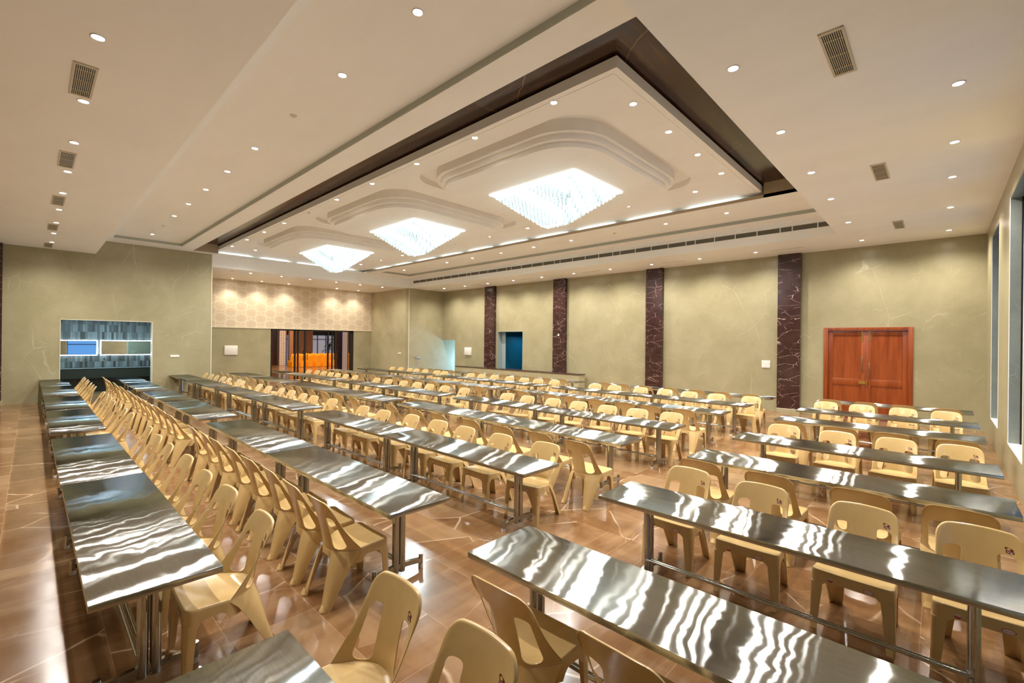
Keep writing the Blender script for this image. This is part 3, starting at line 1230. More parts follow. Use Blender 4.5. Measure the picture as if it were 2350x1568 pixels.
def chair_seat():
    # outline: rounded front corners, straight sides, rear following the sweep of the backrest
    raw = []
    for i in range(15):
        raw.append((-.205 + .41 * i / 14, -.265))
    for i in range(1, 6):
        a = -PI / 2 + PI / 2 * i / 6
        raw.append((.205 + .04 * math.cos(a), -.225 + .04 * math.sin(a)))
    for i in range(11):
        raw.append((.245 - .007 * i / 10, -.225 + .205 * i / 10))
    for i in range(1, 40):
        raw.append(wrap_xy(1 - 2 * i / 40))
    for i in range(11):
        raw.append((-.238 - .007 * i / 10, -.02 - .205 * i / 10))
    for i in range(1, 6):
        a = PI + PI / 2 * i / 6
        raw.append((-.205 + .04 * math.cos(a), -.225 + .04 * math.sin(a)))
    pts = raw
    n = len(pts)
    cy0 = -.06

    def ztop(x, y):
        dip = .024 * max(0, 1 - (x / SW) ** 2) * max(0, 1 - abs((y + .06) / .22) ** 3)
        return .460 - dip - .022 * (y + .265) / .44
    nrm = []
    for i in range(n):
        a, c = pts[i - 1], pts[(i + 1) % n]
        tx, ty = c[0] - a[0], c[1] - a[1]
        L = math.hypot(tx, ty)
        nrm.append((ty / L, -tx / L))
    rings = []
    for s_ in (.0001, .25, .5, .7, .85, .95, .99):
        rings.append([(x * s_, cy0 + (y - cy0) * s_, ztop(x * s_, cy0 + (y - cy0) * s_)) for x, y in pts])
    for off, dz in ((.0, .002), (.0035, .006), (.006, .013), (.007, .026)):
        rings.append([(x + nx * off, y + ny * off, ztop(x, y) - dz) for (x, y), (nx, ny) in zip(pts, nrm)])
    low = []
    for (x, y), (nx, ny) in zip(pts, nrm):
        d = max(SW - abs(x), y + .265)
        ef = min(1.0, max(0.0, (d - .060) / .055))
        er = max(0, -.03 - y) if y < -.02 else max(0, .075 - abs(x))
        er = min(1.0, er / .045)
        e = min(ef, er)
        arch = math.sqrt(max(0, 1 - (1 - e) ** 2))
        z = .322 + .058 * arch
        low.append((x + nx * .010, y + ny * .010, z))
    rings.append([((a[0] + b_[0]) / 2, (a[1] + b_[1]) / 2, (a[2] + b_[2]) / 2) for a, b_ in zip(rings[-1], low)])
    rings.append(low)
    rings.append([(x - nx * .004, y - ny * .004, l[2] + .001) for (x, y), (nx, ny), l in zip(pts, nrm, low)])
    rings.append([(x - nx * .006, y - ny * .006, .425) for (x, y), (nx, ny) in zip(pts, nrm)])
    vs = [p for r_ in rings for p in r_]
    fs = []
    for k in range(len(rings) - 1):
        for i in range(n):
            fs.append((k * n + i, k * n + (i + 1) % n, (k + 1) * n + (i + 1) % n, (k + 1) * n + i))
    g = MB()
    g.add(vs, fs, 0, True)
    me = g.mesh('seat', 'plastic', weld=.0002)
    me.set_sharp_from_angle(angle=math.radians(60))
    return me


def chair_leg(sx, sy):
    """sy=-1 front: L-shaped tapered plastic leg; +1 rear: curved shell narrowing to a toe"""
    g = MB()
    rows = []
    K = 9
    if sy < 0:
        for k in range(K):
            t = k / (K - 1)
            z = .36 * (1 - t)
            ox = sx * (SW + .0095 + .004 * t)
            oy = -.265 - .0095 - .006 * t
            wx, wy = .080 - .032 * t, .072 - .026 * t
            th = .010
            c = .030 - .012 * t

            def P(a, b_):
                return (ox - sx * a, oy + b_, z)
            ol = [P(wx, 0), P(c, 0), P(c * .55, c * .12), P(c * .12, c * .55), P(0, c), P(0, wy), P(th, wy), P(th, th + c * .6), P(th + c * .6, th), P(wx, th)]
            rows.append(ol)
        n = len(rows[0])
        vs = [p for r_ in rows for p in r_]
        fs = [(k * n + i, k * n + (i + 1) % n, (k + 1) * n + (i + 1) % n, (k + 1) * n + i) for k in range(K - 1) for i in range(n)]
        fs += [tuple(range(n)), tuple(range((K - 1) * n, K * n))[::-1]]
        g.add(vs, fs, 0, True)
    else:
        m_ = 9
        for k in range(K):
            t = k / (K - 1)
            z = .425 * (1 - t)
            outer, inner = [], []
            foot = [(.140, .278), (.156, .281), (.172, .283), (.188, .283), (.203, .281), (.214, .274), (.220, .262), (.223, .248), (.224, .234)]
            for q in range(m_):
                u = .36 + .64 * q / (m_ - 1)
                x0, y0 = wrap_xy(u)
                du = .01
                x1, y1 = wrap_xy(u + du)
                L = math.hypot(x1 - x0, y1 - y0)
                nx, ny = -(y1 - y0) / L, (x1 - x0) / L
                off = .0105
                fx, fy = foot[q]
                tt = t ** .8
                X = (x0 + nx * off) * (1 - tt) + fx * tt
                Y = (y0 + ny * off) * (1 - tt) + fy * tt
                outer.append((sx * X, Y, z))
                ix = (x0 - nx * .0) * (1 - tt) + (fx - .009 * (1 if q > 4 else .3)) * tt
                iy = (y0 - ny * .0) * (1 - tt) + (fy - .010 * (1 if q < 6 else .2)) * tt
                inner.append((sx * ix, iy, z))
            rows.append(outer + inner[::-1])
        n = len(rows[0])
        vs = [p for r_ in rows for p in r_]
        fs = [(k * n + i, k * n + (i + 1) % n, (k + 1) * n + (i + 1) % n, (k + 1) * n + i) for k in range(K - 1) for i in range(n)]
        fs += [tuple(range(n)), tuple(range((K - 1) * n, K * n))[::-1]]
        g.add(vs, fs, 0, True)
        # rounded toe
        cx_, hy = sx * .180, .272
        pts = [(cx_ - .038, hy)] + [(cx_ - .038 * math.cos(PI * i / 10), hy + .008 + .026 * math.sin(PI * i / 10)) for i in range(11)] + [(cx_ + .038, hy)]
        m2 = len(pts)
        g.prism(pts, 0, .010)
        g.add([(a, b_, .010) for a, b_ in pts] + [(cx_ + (a - cx_) * .6, hy + .006, .052) for a, b_ in pts], [(i, (i + 1) % m2, m2 + (i + 1) % m2, m2 + i) for i in range(m2)], 0, True)
    me = g.mesh('leg', 'plastic')
    me.set_sharp_from_angle(angle=math.radians(50))
    return me


def text_shape(s_, size, shear=0.0):
    c = bpy.data.curves.new('lettering', 'FONT')
    c.body = s_
    c.size = size
    c.shear = shear
    c.align_x = 'CENTER'
    c.align_y = 'CENTER'
    c.resolution_u = 2
    o = bpy.data.objects.new('lettering', c)
    COL.objects.link(o)
    bpy.context.view_layer.update()
    me = bpy.data.meshes.new_from_object(o.evaluated_get(bpy.context.evaluated_depsgraph_get()))
    vs = [tuple(v.co) for v in me.vertices]
    fs = [tuple(p.vertices) for p in me.polygons]
    bpy.data.objects.remove(o)
    bpy.data.curves.remove(c)
    bpy.data.meshes.remove(me)
    return vs, fs


def sticker_mesh(name, layers, place, mats):
    """layers: (verts2d, faces, lift, material index)"""
    g = MB()
    for vs, fs, lift, mi in layers:
        g.add([place(p[0], p[1], lift) for p in vs], fs, mi)
    return g.mesh(name, mats)


def disc(cx, cy, rx, ry, n=20):
    return [(cx + rx * math.cos(2 * PI * i / n), cy + ry * math.sin(2 * PI * i / n)) for i in range(n)], [tuple(range(n))]


def logo_sticker():
    # irregular dark maroon shape, a yellow round and white lettering, on the upper right of the backrest
    def place(a, b_, lift):
        v = (.762 + b_ - .435) / .428
        u = (.150 + a) / (.238 - .020 * v)
        p = back_surface(u, v)
        return p + Vector((0, -.0012 - lift, .0004))
    blob = [(-.020, .004), (-.022, .012), (-.018, .019), (-.008, .019), (.000, .016), (.010, .014), (.018, .011), (.021, .005), (.016, .000), (.024, -.006),
            (.023, -.015), (.012, -.020), (-.004, -.021), (-.014, -.019), (-.018, -.012), (-.015, -.002)]
    tv, tf = text_shape('Vip', .024, .1)
    nv, nf = text_shape('30', .014)
    dv, df = disc(-.004, .008, .008, .007)
    return sticker_mesh('logo_sticker', [(blob, [tuple(range(len(blob)))], 0, 0), ([(-.016, .010), (-.008, .012), (-.007, .004), (-.013, .003)], [(0, 1, 2, 3)], .0003, 1), (dv, df, .0004, 1),
                                         ([(a - .001, b_ + .007) for a, b_, c in nv], nf, .0008, 2), ([(a + .002, b_ - .011) for a, b_, c in tv], tf, .0008, 2)],
                        place, ['maroon', 'yellow', 'stickwhite'])


def apron_place(cx, cz):
    def place(a, b_, lift):
        y = -.2745 - lift - (.41 - (cz + b_)) * .03
        return (cx + a, y, cz + b_)
    return place


def oval_sticker():
    a = disc(0, 0, .034, .0165, 28)
    b_ = disc(0, 0, .0305, .0135, 28)
    tv, tf = text_shape('Supreme', .0155, .25)
    return sticker_mesh('oval_sticker', [(*a, 0, 0), (*b_, .0004, 1), ([(x, y) for x, y, z in tv], tf, .0008, 0)], apron_place(.105, .400), ['red', 'stickwhite'])


def round_sticker():
    a = disc(0, 0, .017, .017, 24)
    half = [(.0165 * math.cos(PI * i / 12), .0165 * math.sin(PI * i / 12)) for i in range(13)]
    tv, tf = text_shape('ISO', .0105)
    uv, uf = text_shape('9001', .0085)
    return sticker_mesh('round_sticker', [(*a, 0, 0), (half, [tuple(range(13))], .0004, 1), ([(x, y + .006) for x, y, z in tv], tf, .0008, 0), ([(x, y - .007) for x, y, z in uv], uf, .0008, 1)],
                        apron_place(-.125, .403), ['red', 'stickwhite'])


ME = dict(seat=chair_seat(), back=chair_backrest(), logo=logo_sticker(), oval=oval_sticker(), rnd=round_sticker())
LEGS = [chair_leg(sx, sy) for sx, sy in ((-1, -1), (1, -1), (-1, 1), (1, 1))]


def make_chair(stick):
    r = empty('plastic_chair', label='x', cat='chair')
    parts = [('seat', ME['seat']), ('backrest', ME['back'])] + [('leg', l) for l in LEGS]
    if stick >= 1:
        parts += [('logo_sticker', ME['logo'])]
    if stick >= 2:
        parts += [('oval_sticker', ME['oval']), ('round_sticker', ME['rnd'])]
    back = None
    for nm, me_ in parts:
        o_ = bpy.data.objects.new(nm, me_)
        COL.objects.link(o_)
        o_.parent = r
        if nm == 'logo_sticker':
            o_['label'] = 'small dark maroon and yellow brand sticker'
        if nm == 'oval_sticker':
            o_['label'] = 'red edged oval sticker with script lettering'
        if nm == 'round_sticker':
            o_['label'] = 'round red and white quality seal sticker'
    return r


CH = {s_: make_chair(s_) for s_ in (0, 1, 2)}
CHT = {s_: snapshot(c) for s_, c in CH.items()}
used = {0: False, 1: False, 2: False}
# x positions of the chairs, from the aisle end of each block to the wall end
CHX = {
    ('A', 1): [-3.65, -4.50, -5.20, -6.04, -6.85, -7.58, -8.37], ('A', 2): [-10.10, -10.82, -11.48, -12.28, -13.05, -13.72, -14.49],
    ('A', 3): [-16.21, -16.86, -17.6, -18.33, -18.98, -19.62, -20.28], ('A', 4): [-1.47, -2.12],
    ('B', 1): [-3.74, -4.32, -4.96, -5.58, -6.18, -6.88, -7.50, -8.13], ('B', 2): [-9.60, -10.22, -10.95, -11.65, -12.35, -13.05, -13.75, -14.5],
    ('B', 3): [-15.92, -16.65, -17.45, -18.15, -18.9, -19.5, -20.1], ('B', 4): [-1.0, -1.73],
    ('C', 1): [-3.69, -4.48, -5.24, -5.95, -6.74, -7.53, -8.28], ('C', 2): [-9.75, -10.54, -11.17, -12.04, -12.75, -13.53, -14.28],
    ('C', 3): [-15.70, -16.36, -17.09, -17.83, -18.55, -19.3, -20.10], ('C', 4): [.21, -.46, -1.2, -1.91],
    ('D', 1): [-3.50, -4.22, -4.97, -5.73, -6.57, -7.26, -8.13], ('D', 4): [.12, -.52, -1.26, -1.96],
    ('E', 1): [-3.69, -4.35, -5.04, -5.80, -6.52, -7.25, -7.93], ('E', 2): [-9.66, -10.47, -11.18, -11.90, -12.66, -13.45, -14.2],
    ('E', 3): [-15.74, -16.43, -17.09, -17.71, -18.50, -19.16, -19.78], ('E', 4): [.19, -.46, -1.12, -1.84],
    ('F', 1): [-3.73, -4.45, -5.05, -5.79, -6.53, -7.12, -8.02], ('F', 4): [.17, -.53, -1.17, -1.86],
    ('G', 1): [-3.45, -4.25, -4.97, -5.69, -6.44, -7.26, -7.96], ('G', 2): [-9.68, -10.32, -11.01, -11.78, -12.62, -13.27, -13.91],
    ('G', 3): [-15.55, -16.17, -16.97, -17.66, -18.26, -19.04, -19.67], ('G', 4): [.08, -.58, -1.25, -1.91],
    ('H', 4): [.1, -.6, -1.28, -1.95], ('H', 3): [-15.95, -16.7, -17.45, -18.2],
}
for rw in 'DFH':
    for bk, x0 in ((1, -3.6), (2, -9.72), (3, -15.8)):
        if (rw, bk) not in CHX:
            CHX[(rw, bk)] = [x0 - .745 * i + random.uniform(-.05, .05) for i in range(7)]
TOPY = dict(A=1.19, B=1.63, C=4.545, D=5.01, E=8.27, F=8.92, G=12.34, H=12.92)
TOPYR = dict(A=1.38, B=1.70, C=4.67, D=5.12, E=8.37, F=8.83, G=12.55, H=13.2)
for (row, blk), xs in sorted(CHX.items()):
    facing = row in 'ACEG'
    for j, x in enumerate(sorted(xs, reverse=True)):
        ty = (TOPYR if blk == 4 else TOPY)[row] + random.uniform(-.005, .03)
        x *= 1.009
        ty *= 1.009
        if row == 'G' and blk == 3:
            ty -= .05
        if row == 'D' and blk == 1 and j == 0:
            ty = 5.0
        if facing and row != 'A':      # a chair in front of a table post stands a little farther back
            for tx in BLK[blk][1]:
                for px_ in (tx - TL / 2 + .36, tx + TL / 2 - .36):
                    if abs(px_ - x) < .29:
                        ty += .065
        d = math.hypot(x, ty)
        kind = 0
        if facing:
            kind = 2 if d < 8.5 else 1
        if not used[kind]:
            r = CH[kind]
            used[kind] = True
        else:
            r = dup(CHT[kind])
        rz = random.uniform(-.05, .05)
        if facing:
            r.location = (x, ty - .27, 0)
            r.rotation_euler = (0, 0, rz)
        else:
            r.location = (x, ty + .27, 0)
            r.rotation_euler = (0, 0, PI + rz)
        bn = BLK[blk][0]
        n_ = len(xs)
        pos = '%s from the %s' % (ORD[j], 'windows' if blk == 4 else 'aisle')
        if facing:
            lab = 'beige plastic chair behind %s row table, %s, %s, front visible' % (ROWN[row], bn, pos)
        else:
            lab = 'beige plastic chair before %s row table, %s, %s, back visible' % (ROWN[row], bn, pos)
        tag(r, lab, 'chair', 'beige plastic dining chairs')

# ------------------------------------------------------------------ teak double door
d = MB()
FX0, FX1, FZ = -2.65, -.57, 2.73
d.box(FX0, FX0 + .11, 16.86, 17.12, 0, FZ).box(FX1 - .11, FX1, 16.86, 17.12, 0, FZ).box(FX0 + .11, FX1 - .11, 16.86, 17.12, FZ - .10, FZ)
door = struct('door_1', d, 'teak', 'red brown teak double door in the back wall', bevel=.006)
nv, nf = text_shape('10', .07)
MB().add([(-1.63 + p[0], 16.857, 2.685 + p[1]) for p in nv], nf).obj('door_number', 'red', door)
for lx0, lx1, hz, hx in ((-2.54, -1.612, (1.40, 1.87), -1.70), (-1.608, -.68, (1.21, 1.68), -1.535)):
    lf = MB()
    y0 = 16.92
    st = .115
    lf.box(lx0, lx0 + st, y0, y0 + .045, .005, FZ - .105).box(lx1 - st, lx1, y0, y0 + .045, .005, FZ - .105)
    for z0, z1 in ((.005, .22), (1.0, 1.20), (2.49, FZ - .105)):
        lf.box(lx0 + st, lx1 - st, y0, y0 + .045, z0, z1)
    leafo = lf.obj('door_leaf', 'teak', door, bevel=.004)
    pn = MB()
    for z0, z1 in ((.22, 1.0), (1.20, 2.49)):
        pn.box(lx0 + st - .005, lx1 - st + .005, y0 + .018, y0 + .035, z0 - .005, z1 + .005)
    pn.obj('door_panel', 'teak', leafo)
    hd = MB().box(hx - .012, hx + .012, y0 - .045, y0 - .03, hz[0], hz[1])
    for z in (hz[0] + .03, hz[1] - .05):
        hd.box(hx - .008, hx + .008, y0 - .035, y0, z, z + .02)
    hd.obj('door_handle', 'bronze', leafo, bevel=.003)
    bx = hx if hx < -1.6 else -1.53
    bo = MB().box(bx - .016, bx + .016, y0 - .008, y0, 2.33, 2.62).tube((bx, y0 - .014, 2.30), (bx, y0 - .014, 2.63), .007, 8)
    bo.tube((bx, y0 - .014, 2.42), (bx, y0 - .035, 2.42), .008, 8)
    bo.obj('bolt', 'brass', leafo)
lk = MB().box(-1.78, -1.63, 16.895, 16.92, 1.05, 1.145).box(-1.615, -1.585, 16.885, 16.92, 1.035, 1.15).tube((-1.71, 16.895, 1.10), (-1.71, 16.885, 1.10), .012, 10)
lk.obj('lock', 'brass', door)

# ------------------------------------------------------------------ glass doors in the bay
fr = MB()
DY0, DY1, DZ = 8.71, 13.37, 2.735
X0, X1 = XP - .12, XP - .04
for y0, y1 in ((DY0, DY0 + .08), (DY1 - .22, DY1 - .0)):
    fr.box(X0, X1, y0, y1, 0, DZ)
fr.box(X0, X1, DY0, DY1, DZ - .08, DZ)
for y, wd in ((9.98, .085), (10.14, .075), (11.83, .075), (12.08, .06)):
    fr.box(X0, X1, y - wd / 2, y + wd / 2, 0, DZ)
dg = struct('door_2', fr, 'black', 'black framed glass doors to the neighbouring orange lit hall')
panes = [(DY0 + .08, 9.94), (10.18, 10.48), (10.56, 11.79), (11.87, 12.05), (12.31, 13.15)]
for y0, y1 in panes:
    MB().box(XP - .085, XP - .078, y0, y1, .01, DZ - .08).obj('glass_pane', 'glass', dg)
for yc in (10.52, 12.28):
    st_ = MB().box(XP - .11, XP - .05, yc - .045, yc + .045, 0, DZ).obj('door_stile', 'black', dg)
    hh = MB()
    for dy in (-.115, .115):
        hh.tube((XP + .0, yc + dy, 1.02), (XP + .0, yc + dy, 1.60), .014, 10)
        for z in (1.12, 1.50):
            hh.tube((XP - .06, yc + dy, z), (XP + .0, yc + dy, z), .009, 8)
            hh.tube((XP - .0, yc + dy, z), (XP - .0, yc, z), .007, 8)
    hh.obj('door_handle', 'black', st_)

# ------------------------------------------------------------------ the hall beyond
b = MB()
b.box(-46, -45.8, 2, 24, 0, 6).box(-46, XP - .25, 1.8, 2, 0, 6)
struct('wall_hall_left', b, 'hallwall')
struct('wall_hall_far', MB().box(-46, XP - .25, 24, 24.2, 0, 6), 'hallwall')
struct('ceiling_hall', MB().box(-46, XP - .25, 1.8, 24.2, 5.6, 5.7), 'hallwall')
# dark foyer partition on the left of the view
p = MB().box(-41.1, -40.9, 9.5, 14.35, 0, 5.6).box(-34.2, -34.0, 6.0, 11.25, 0, 5.6).obj('wall_foyer', 'darkwood')
tag(p, 'dark wood foyer wall seen through the left glass leaf', kind='structure')


def lattice(x, y0, y1, z0, z1, label, seed):
    r = empty('lattice_screen', (x, (y0 + y1) / 2, z0), label=label, cat='screen', group='gilt lattice screens')
    hy = (y1 - y0) / 2
    fr_ = MB().box(-.03, .03, -hy, -hy + .06, 0, z1 - z0).box(-.03, .03, hy - .06, hy, 0, z1 - z0)
    fr_.obj('frame', 'hallwood', r)
    g = MB()
    cell_ = .155
    nz_ = int((z1 - z0) / cell_)
    ny_ = max(2, round((2 * hy - .12) / cell_))
    cw = (2 * hy - .12) / ny_
    rn = random.Random(seed)
    for i in range(ny_):
        for j in range(nz_):
            cy2, cz2 = -hy + .06 + (i + .5) * cw, (j + .5) * cell_
            ph = PI / 4 * ((i + j) % 2)
            m_ = 8
            ro, ri = cw * .60, cw * .44
            vs = []
            for q in range(m_):
                a = 2 * PI * q / m_ + ph
                k_ = 1.0 if q % 2 else .78
                for rr in (ro * k_, ri * k_):
                    for xx in (-.012, .012):
                        vs.append((xx, cy2 + rr * math.cos(a), cz2 + rr * math.sin(a)))
            fs = []
            for q in range(m_):
                a0, a1 = q * 4, ((q + 1) % m_) * 4
                fs += [(a0, a1, a1 + 2, a0 + 2), (a0 + 1, a0 + 3, a1 + 3, a1 + 1), (a0, a0 + 1, a1 + 1, a1), (a0 + 2, a1 + 2, a1 + 3, a0 + 3)]
            g.add(vs, fs)
    g.obj('lattice', 'jali', r)
    MB().box(-.06, -.045, -hy + .05, hy - .05, 0, z1 - z0).obj('lit_backing', 'jaliback', r)


lattice(-40.75, 14.42, 15.05, 0, 3.25, 'gilt cut lattice screen beside the left wood column', 1)
lattice(-30.6, 14.98, 15.5, 0, 3.0, 'gilt cut lattice screen at the right of the glass doors', 2)
o = MB().box(-39.5, -39.2, 14.72, 15.02, 0, 5.6).obj('wood_column', 'hallwood')
tag(o, 'brown wood column between lattice screen and orange chairs', 'column')
o = MB().box(-30.75, -30.45, 14.70, 14.97, 0, 5.6).obj('wood_column', 'darkwood')
tag(o, 'dark wood column left of the right lattice screen', 'column')
# ribbed wood wall panels
def ribbed(x, y0, y1, label):
    g = MB().box(x - .1, x, y0, y1, 0, 5.6)
    k = y0 + .05
    while k < y1 - .05:
        g.box(x, x + .06, k, k + .07, 0, 5.6)
        k += .16
    o_ = g.obj('ribbed_panel', 'hallwood')
    tag(o_, label, 'wall panel', 'ribbed wood panels')


ribbed(-43.0, 16.45, 18.25, 'ribbed brown wood panel left of the garden window beyond')
ribbed(-43.0, 20.7, 21.6, 'narrow ribbed wood panel right of the garden window beyond')
# garden seen through the far windows
def gwin(y0, y1, n_, mt):
    g = MB().box(-44.0, -43.95, y0, y1, 0, 5.6)
    o_ = struct('window_%d' % n_, g, mt, 'dusk blue hall window in the far hall')
    h = MB()
    for i in range(4):
        yy = y0 + (y1 - y0) * i / 3
        h.box(-43.9, -43.84, yy - .03, yy + .03, 0, 5.6)
    h.box(-43.9, -43.84, y0, y1, 2.2, 2.25)
    h.box(-43.93, -43.90, y0, y1, 2.6, 5.6)
    h.obj('window_frame', 'black', o_)


gwin(18.25, 20.7, 5, 'halldusk')
gwin(15.9, 16.45, 6, 'hallsky')
pl = empty('potted_palm', (-41.9, 19.3, 0), label='dark green palm standing in front of the far window', cat='plant')
MB().tube((0, 0, 0), (0, 0, .5), .2, 14, r1=.28).obj('pot', 'darkgrey', pl)
MB().tube((0, 0, .5), (0, 0, 1.7), .03, 8).obj('stem', 'darkwood', pl)
g = MB()
rn = random.Random(5)
for i in range(26):
    a = rn.uniform(0, 2 * PI)
    el = rn.uniform(-.1, 1.2)
    L = rn.uniform(.6, 1.0)
    prev = Vector((0, 0, 1.2 + rn.uniform(0, .6)))
    for q in range(5):
        s0 = q / 5
        dirv = Vector((math.cos(a) * math.cos(el - s0 * 1.4), math.sin(a) * math.cos(el - s0 * 1.4), math.sin(el - s0 * 1.4)))
        nx = prev + dirv * L / 5
        sd = Vector((-math.sin(a), math.cos(a), 0)) * (.09 * math.sin(PI * (s0 + .12)))
        g.add([prev - sd, prev + sd, nx + sd * .9, nx - sd * .9], [(0, 1, 2, 3)])
        prev = nx
g.obj('leaves', 'leaf', pl)
# orange covered banquet chairs
def covered_chair():
    r = empty('covered_chair', label='x', cat='chair')
    g = MB()
    rows = [(0, .215, .24), (.2, .20, .22), (.45, .19, .21), (.48, .18, .20)]
    vs, fs = [], []
    for z, hx, hy in rows:
        for i, (a, b_) in enumerate(rrect(0, 0, hx + .0, hy, .06, 4)):
            f = 1 + (.03 * math.sin(i * 2.1) * (1 - z / .5))
            vs.append((a * f, b_ * f, z))
    n_ = 20
    for k in range(3):
        for i in range(n_):
            fs.append((k * n_ + i, k * n_ + (i + 1) % n_, (k + 1) * n_ + (i + 1) % n_, (k + 1) * n_ + i))
    fs.append(tuple(range(3 * n_, 4 * n_)))
    g.add(vs, fs, 0, True)
    g.obj('seat_cover', 'orange', r)
    g = MB()
    vs, fs = [], []
    for z, hx, y0, th in ((0.05, .20, .23, .04), (.45, .19, .22, .04), (.8, .19, .25, .035), (.98, .17, .28, .03), (1.02, .12, .285, .015)):
        for a, b_ in rrect(0, y0, hx, th, min(.03, th * .9), 3):
            vs.append((a, b_, z))
    n_ = 16
    for k in range(4):
        for i in range(n_):
            fs.append((k * n_ + i, k * n_ + (i + 1) % n_, (k + 1) * n_ + (i + 1) % n_, (k + 1) * n_ + i))
    fs.append(tuple(range(4 * n_, 5 * n_)))
    g.add(vs, fs, 0, True)
    g.obj('back_cover', 'orange', r)
    return r


O0 = covered_chair()
OT = snapshot(O0)
fo = True
for rr in range(4):
    for c in range(10):
        x = -36.6 - 1.15 * rr + .06 * c
        y = 14.0 + .60 * c + .33 * rr
        if x < -38.6 and y < 15.4:
            continue
        r = O0 if fo else dup(OT)
        fo = False
        r.location = (x, y, 0)
        r.rotation_euler = (0, 0, -PI * .5 + .12 + random.uniform(-.04, .04))
        tag(r, 'orange covered banquet chair in the next hall, %s row from the doors, %s from left' % (ORD[rr], ORD[c]), 'chair', 'orange covered banquet chairs')

# ------------------------------------------------------------------ wash room beyond the left opening
b = MB().box(-25.2, -25.0, -1.2, 4.6, 0, 3.2)
struct('wall_wash_room', b, 'tiles', 'grey brown upright stick tile wall of the wash room')
b = MB().box(-25.2, XL - .3, -1.4, -1.2, 0, 3.2).box(-25.2, XL - .3, 4.55, 4.7, 0, 3.2)
struct('wall_wash_side', b, 'tiles')
struct('ceiling_wash_room', MB().box(-25.2, XL - .3, -1.4, 4.7, 3.1, 3.2), 'ceilwhite')
b = MB()
for (x0, x1, y0, y1, z0, z1) in ((XL - .31, XL + .008, .685, .702, 0, 2.79), (XL - .31, XL + .008, 3.158, 3.175, 0, 2.79), (XL - .31, XL + .008, .685, 3.175, 2.775, 2.792)):
    b.box(x0, x1, y0, y1, z0, z1)
struct('trim_9', b, 'metaltrim')
t_ = empty('wash_counter', (-24.69, 1.7, 0), label='dark granite wash counter with pale edge below the lit mirrors', cat='counter')
MB().box(-.3, .3, -2.8, 2.8, .93, .965).obj('counter_top', 'granite', t_)
MB().box(.285, .305, -2.8, 2.8, .945, .968).obj('pale_edge', 'bluegrey', t_)
MB().box(.24, .285, -2.8, 2.8, .56, .93).obj('apron', 'granite', t_)
MB().box(-.29, .05, -2.8, 2.8, .0, .93).obj('shadow_panel', 'granite', t_)  # dark panel standing in for the shadow under the counter
for i, (y0, y1, lb) in enumerate(((-.35, 1.88, 'long wash room mirror with glowing rim, left one'), (1.965, 3.62, 'long wash room mirror with glowing rim, right one'))):
    r = empty('lit_mirror', (-24.995, (y0 + y1) / 2, 1.75), label=lb, cat='mirror', group='lit wash room mirrors')
    h = (y1 - y0) / 2
    MB().box(0, .02, -h, h, -.30, .31).obj('mirror_glass', 'mirror', r)
    g = MB()
    g.box(.02, .032, -h, h, .288, .312).box(.02, .032, -h, h, -.302, -.278).box(.02, .032, -h, -h + .03, -.278, .288).box(.02, .032, h - .03, h, -.278, .288)
    g.obj('led_rim', 'led', r)
for i, y in enumerate((.98, 1.53, 2.09, 2.6)):
    r = empty('wall_tap', (-24.99, y * 1.0, 1.24), label='small chrome wall tap under the mirrors, %s from the left' % ORD[i], cat='tap', group='wash room taps')
    MB().tube((0, 0, .06), (.02, 0, .06), .028, 12).obj('flange', 'chrome', r)
    MB().tube((0, 0, .06), (.09, 0, .055), .014, 10).tube((.09, 0, .06), (.09, 0, .0), .013, 10).obj('spout', 'chrome', r)
    MB().tube((.04, 0, .06), (.045, 0, .11), .010, 8, r1=.016).obj('handle', 'chrome', r)

# ------------------------------------------------------------------ openings in the back wall
b = MB().box(XL - .3, XL, YB + .02, 20.3, 0, 2.9).box(XL - .3, -20.2, 20.3, 20.4, 0, 2.9).box(-20.5, -20.35, YB + .25, 20.3, 0, 2.9).box(XL - .3, -20.35, YB + .25, 20.4, 2.9, 3.0)
struct('wall_passage', b, 'wall', 'pale passage wall washed by blue daylight in the far corner')
b = MB().box(-17.1, -15.1, 19.4, 19.5, 0, 3).box(-15.2, -15.1, YB + .25, 19.4, 0, 3).box(-17.2, -17.0, YB + .25, 19.4, 0, 3).box(-17.2, -15.1, YB + .25, 19.5, 3, 3.1)
struct('wall_corridor', b, 'blue', 'deep blue corridor wall beyond the doorway')
struct('trim_10', MB().box(-16.985, -16.97, YB - .01, YB + .26, 0, 2.72).box(-15.23, -15.215, YB - .01, YB + .26, 0, 2.72).box(-16.985, -15.215, YB - .01, YB + .26, 2.705, 2.722)
       .box(-16.97, -16.68, YB + .27, YB + .29, 0, 2.7), 'bluegrey')

# serving counter in front of the back wall
t_ = empty('serving_counter', (-15.5, 16.55, 0), label='long marble clad serving counter with thin dark top along back wall', cat='counter')
MB().box(-4.1, 4.13, -.31, .175, 0, .79).obj('counter_body', 'counterwall', t_)
MB().box(-4.14, 4.17, -.35, .18, .79, .82).obj('counter_top', 'darkmarble', t_, bevel=.004)


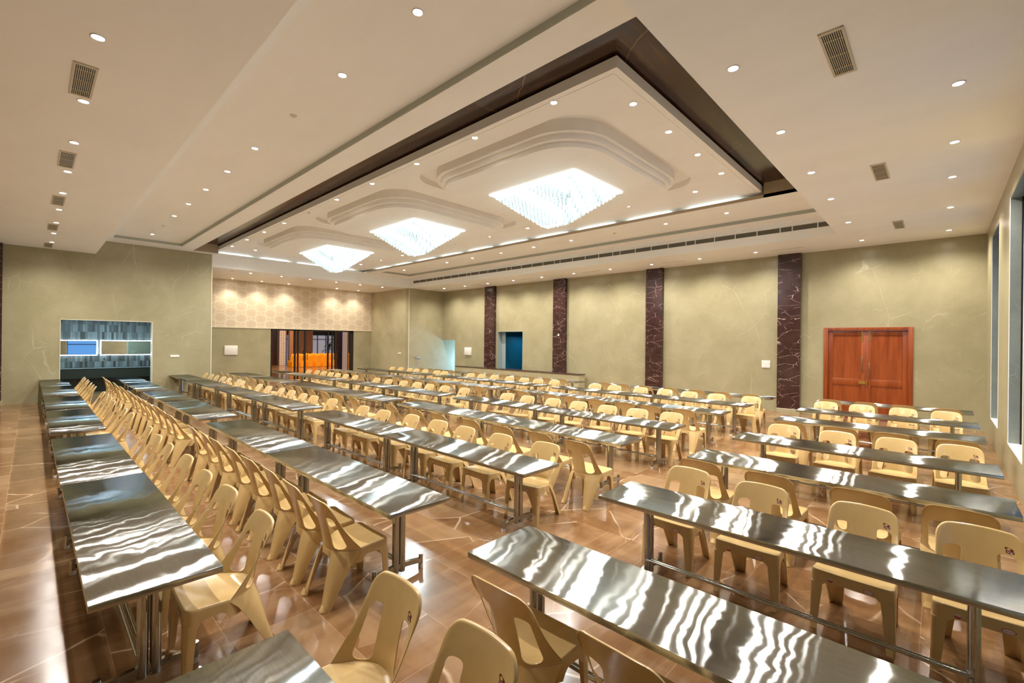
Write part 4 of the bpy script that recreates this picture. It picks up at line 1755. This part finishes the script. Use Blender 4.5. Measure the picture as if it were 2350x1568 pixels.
# ------------------------------------------------------------------ small wall items
def wallbox(name, face, c, w_, h_, dpt, label, cat, mat='white', keys=None, group=None):
    """face: 'y' sits on a wall facing -y, 'x' on a wall facing +x"""
    r = empty(name, c, label=label, cat=cat, group=group)
    if face == 'x':
        r.rotation_euler = (0, 0, PI / 2)
    MB().box(-w_ / 2, w_ / 2, -dpt, 0, -h_ / 2, h_ / 2).obj('housing', mat, r, bevel=.005)
    if keys == 'door':
        MB().box(-w_ / 2 + .02, w_ / 2 - .02, -dpt - .006, -dpt, -h_ / 2 + .02, h_ / 2 - .02).obj('cover', mat, r, bevel=.003)
        MB().box(w_ / 2 - .06, w_ / 2 - .045, -dpt - .014, -dpt - .005, -.05, .03).obj('latch', 'metaltrim', r)
    elif keys:
        nx, nz = keys
        for i in range(nx):
            for j in range(nz):
                cx_, cz_ = -w_ / 2 + w_ * (i + .5) / nx, -h_ / 2 + h_ * (j + .5) / nz
                MB().box(cx_ - w_ / nx * .38, cx_ + w_ / nx * .38, -dpt - .004, -dpt, cz_ - h_ / nz * .3, cz_ + h_ / nz * .3).obj('switch', mat, r)
    return r


wallbox('distribution_box', 'x', (XP, 6.86, 1.61), .58, .46, .06, 'white electrical distribution box on the bay wall left of glass doors', 'electrical box', keys='door')
wallbox('distribution_box', 'y', (-19.32, YB, 1.625), .56, .44, .06, 'white electrical distribution box on back wall near the far corner', 'electrical box', keys='door')
wallbox('switchboard', 'x', (XL, 3.86, 1.485), .29, .09, .02, 'slim white switchboard beside the wash room opening', 'switch', keys=(6, 1))
wallbox('switchboard', 'y', (-4.26, YB, 1.535), .26, .25, .02, 'square white switchboard left of the pillar by teak door', 'switch', keys=(2, 2))
wallbox('switchboard', 'y', (-22.55, YB1, 1.46), .30, .09, .02, 'small white switchboard on the bay return wall', 'switch', keys=(4, 1))
wallbox('cable_outlet', 'x', (XL, 15.15, 1.235), .36, .12, .03, 'dark grey cable outlet plate on the far left wall strip', 'outlet', mat='darkgrey')
g = MB().tube((XL + .012, 15.05, 1.18), (XL + .012, 15.04, .75), .006, 6).tube((XL + .012, 15.2, 1.18), (XL + .014, 15.21, .7), .006, 6).obj('hanging_cable', 'darkgrey')
tag(g, 'two thin dark cables hanging below the cable outlet plate', 'cable')
wallbox('wall_socket', 'y', (-10.66, YB, .40), .22, .09, .015, 'small white wall socket low on back wall right of the counter', 'socket', keys=(2, 1))
wallbox('wall_socket', 'y', (-12.85, 16.74, 2.53), .07, .10, .02, 'tiny white sensor plate high on the pillar right of blue doorway', 'socket')
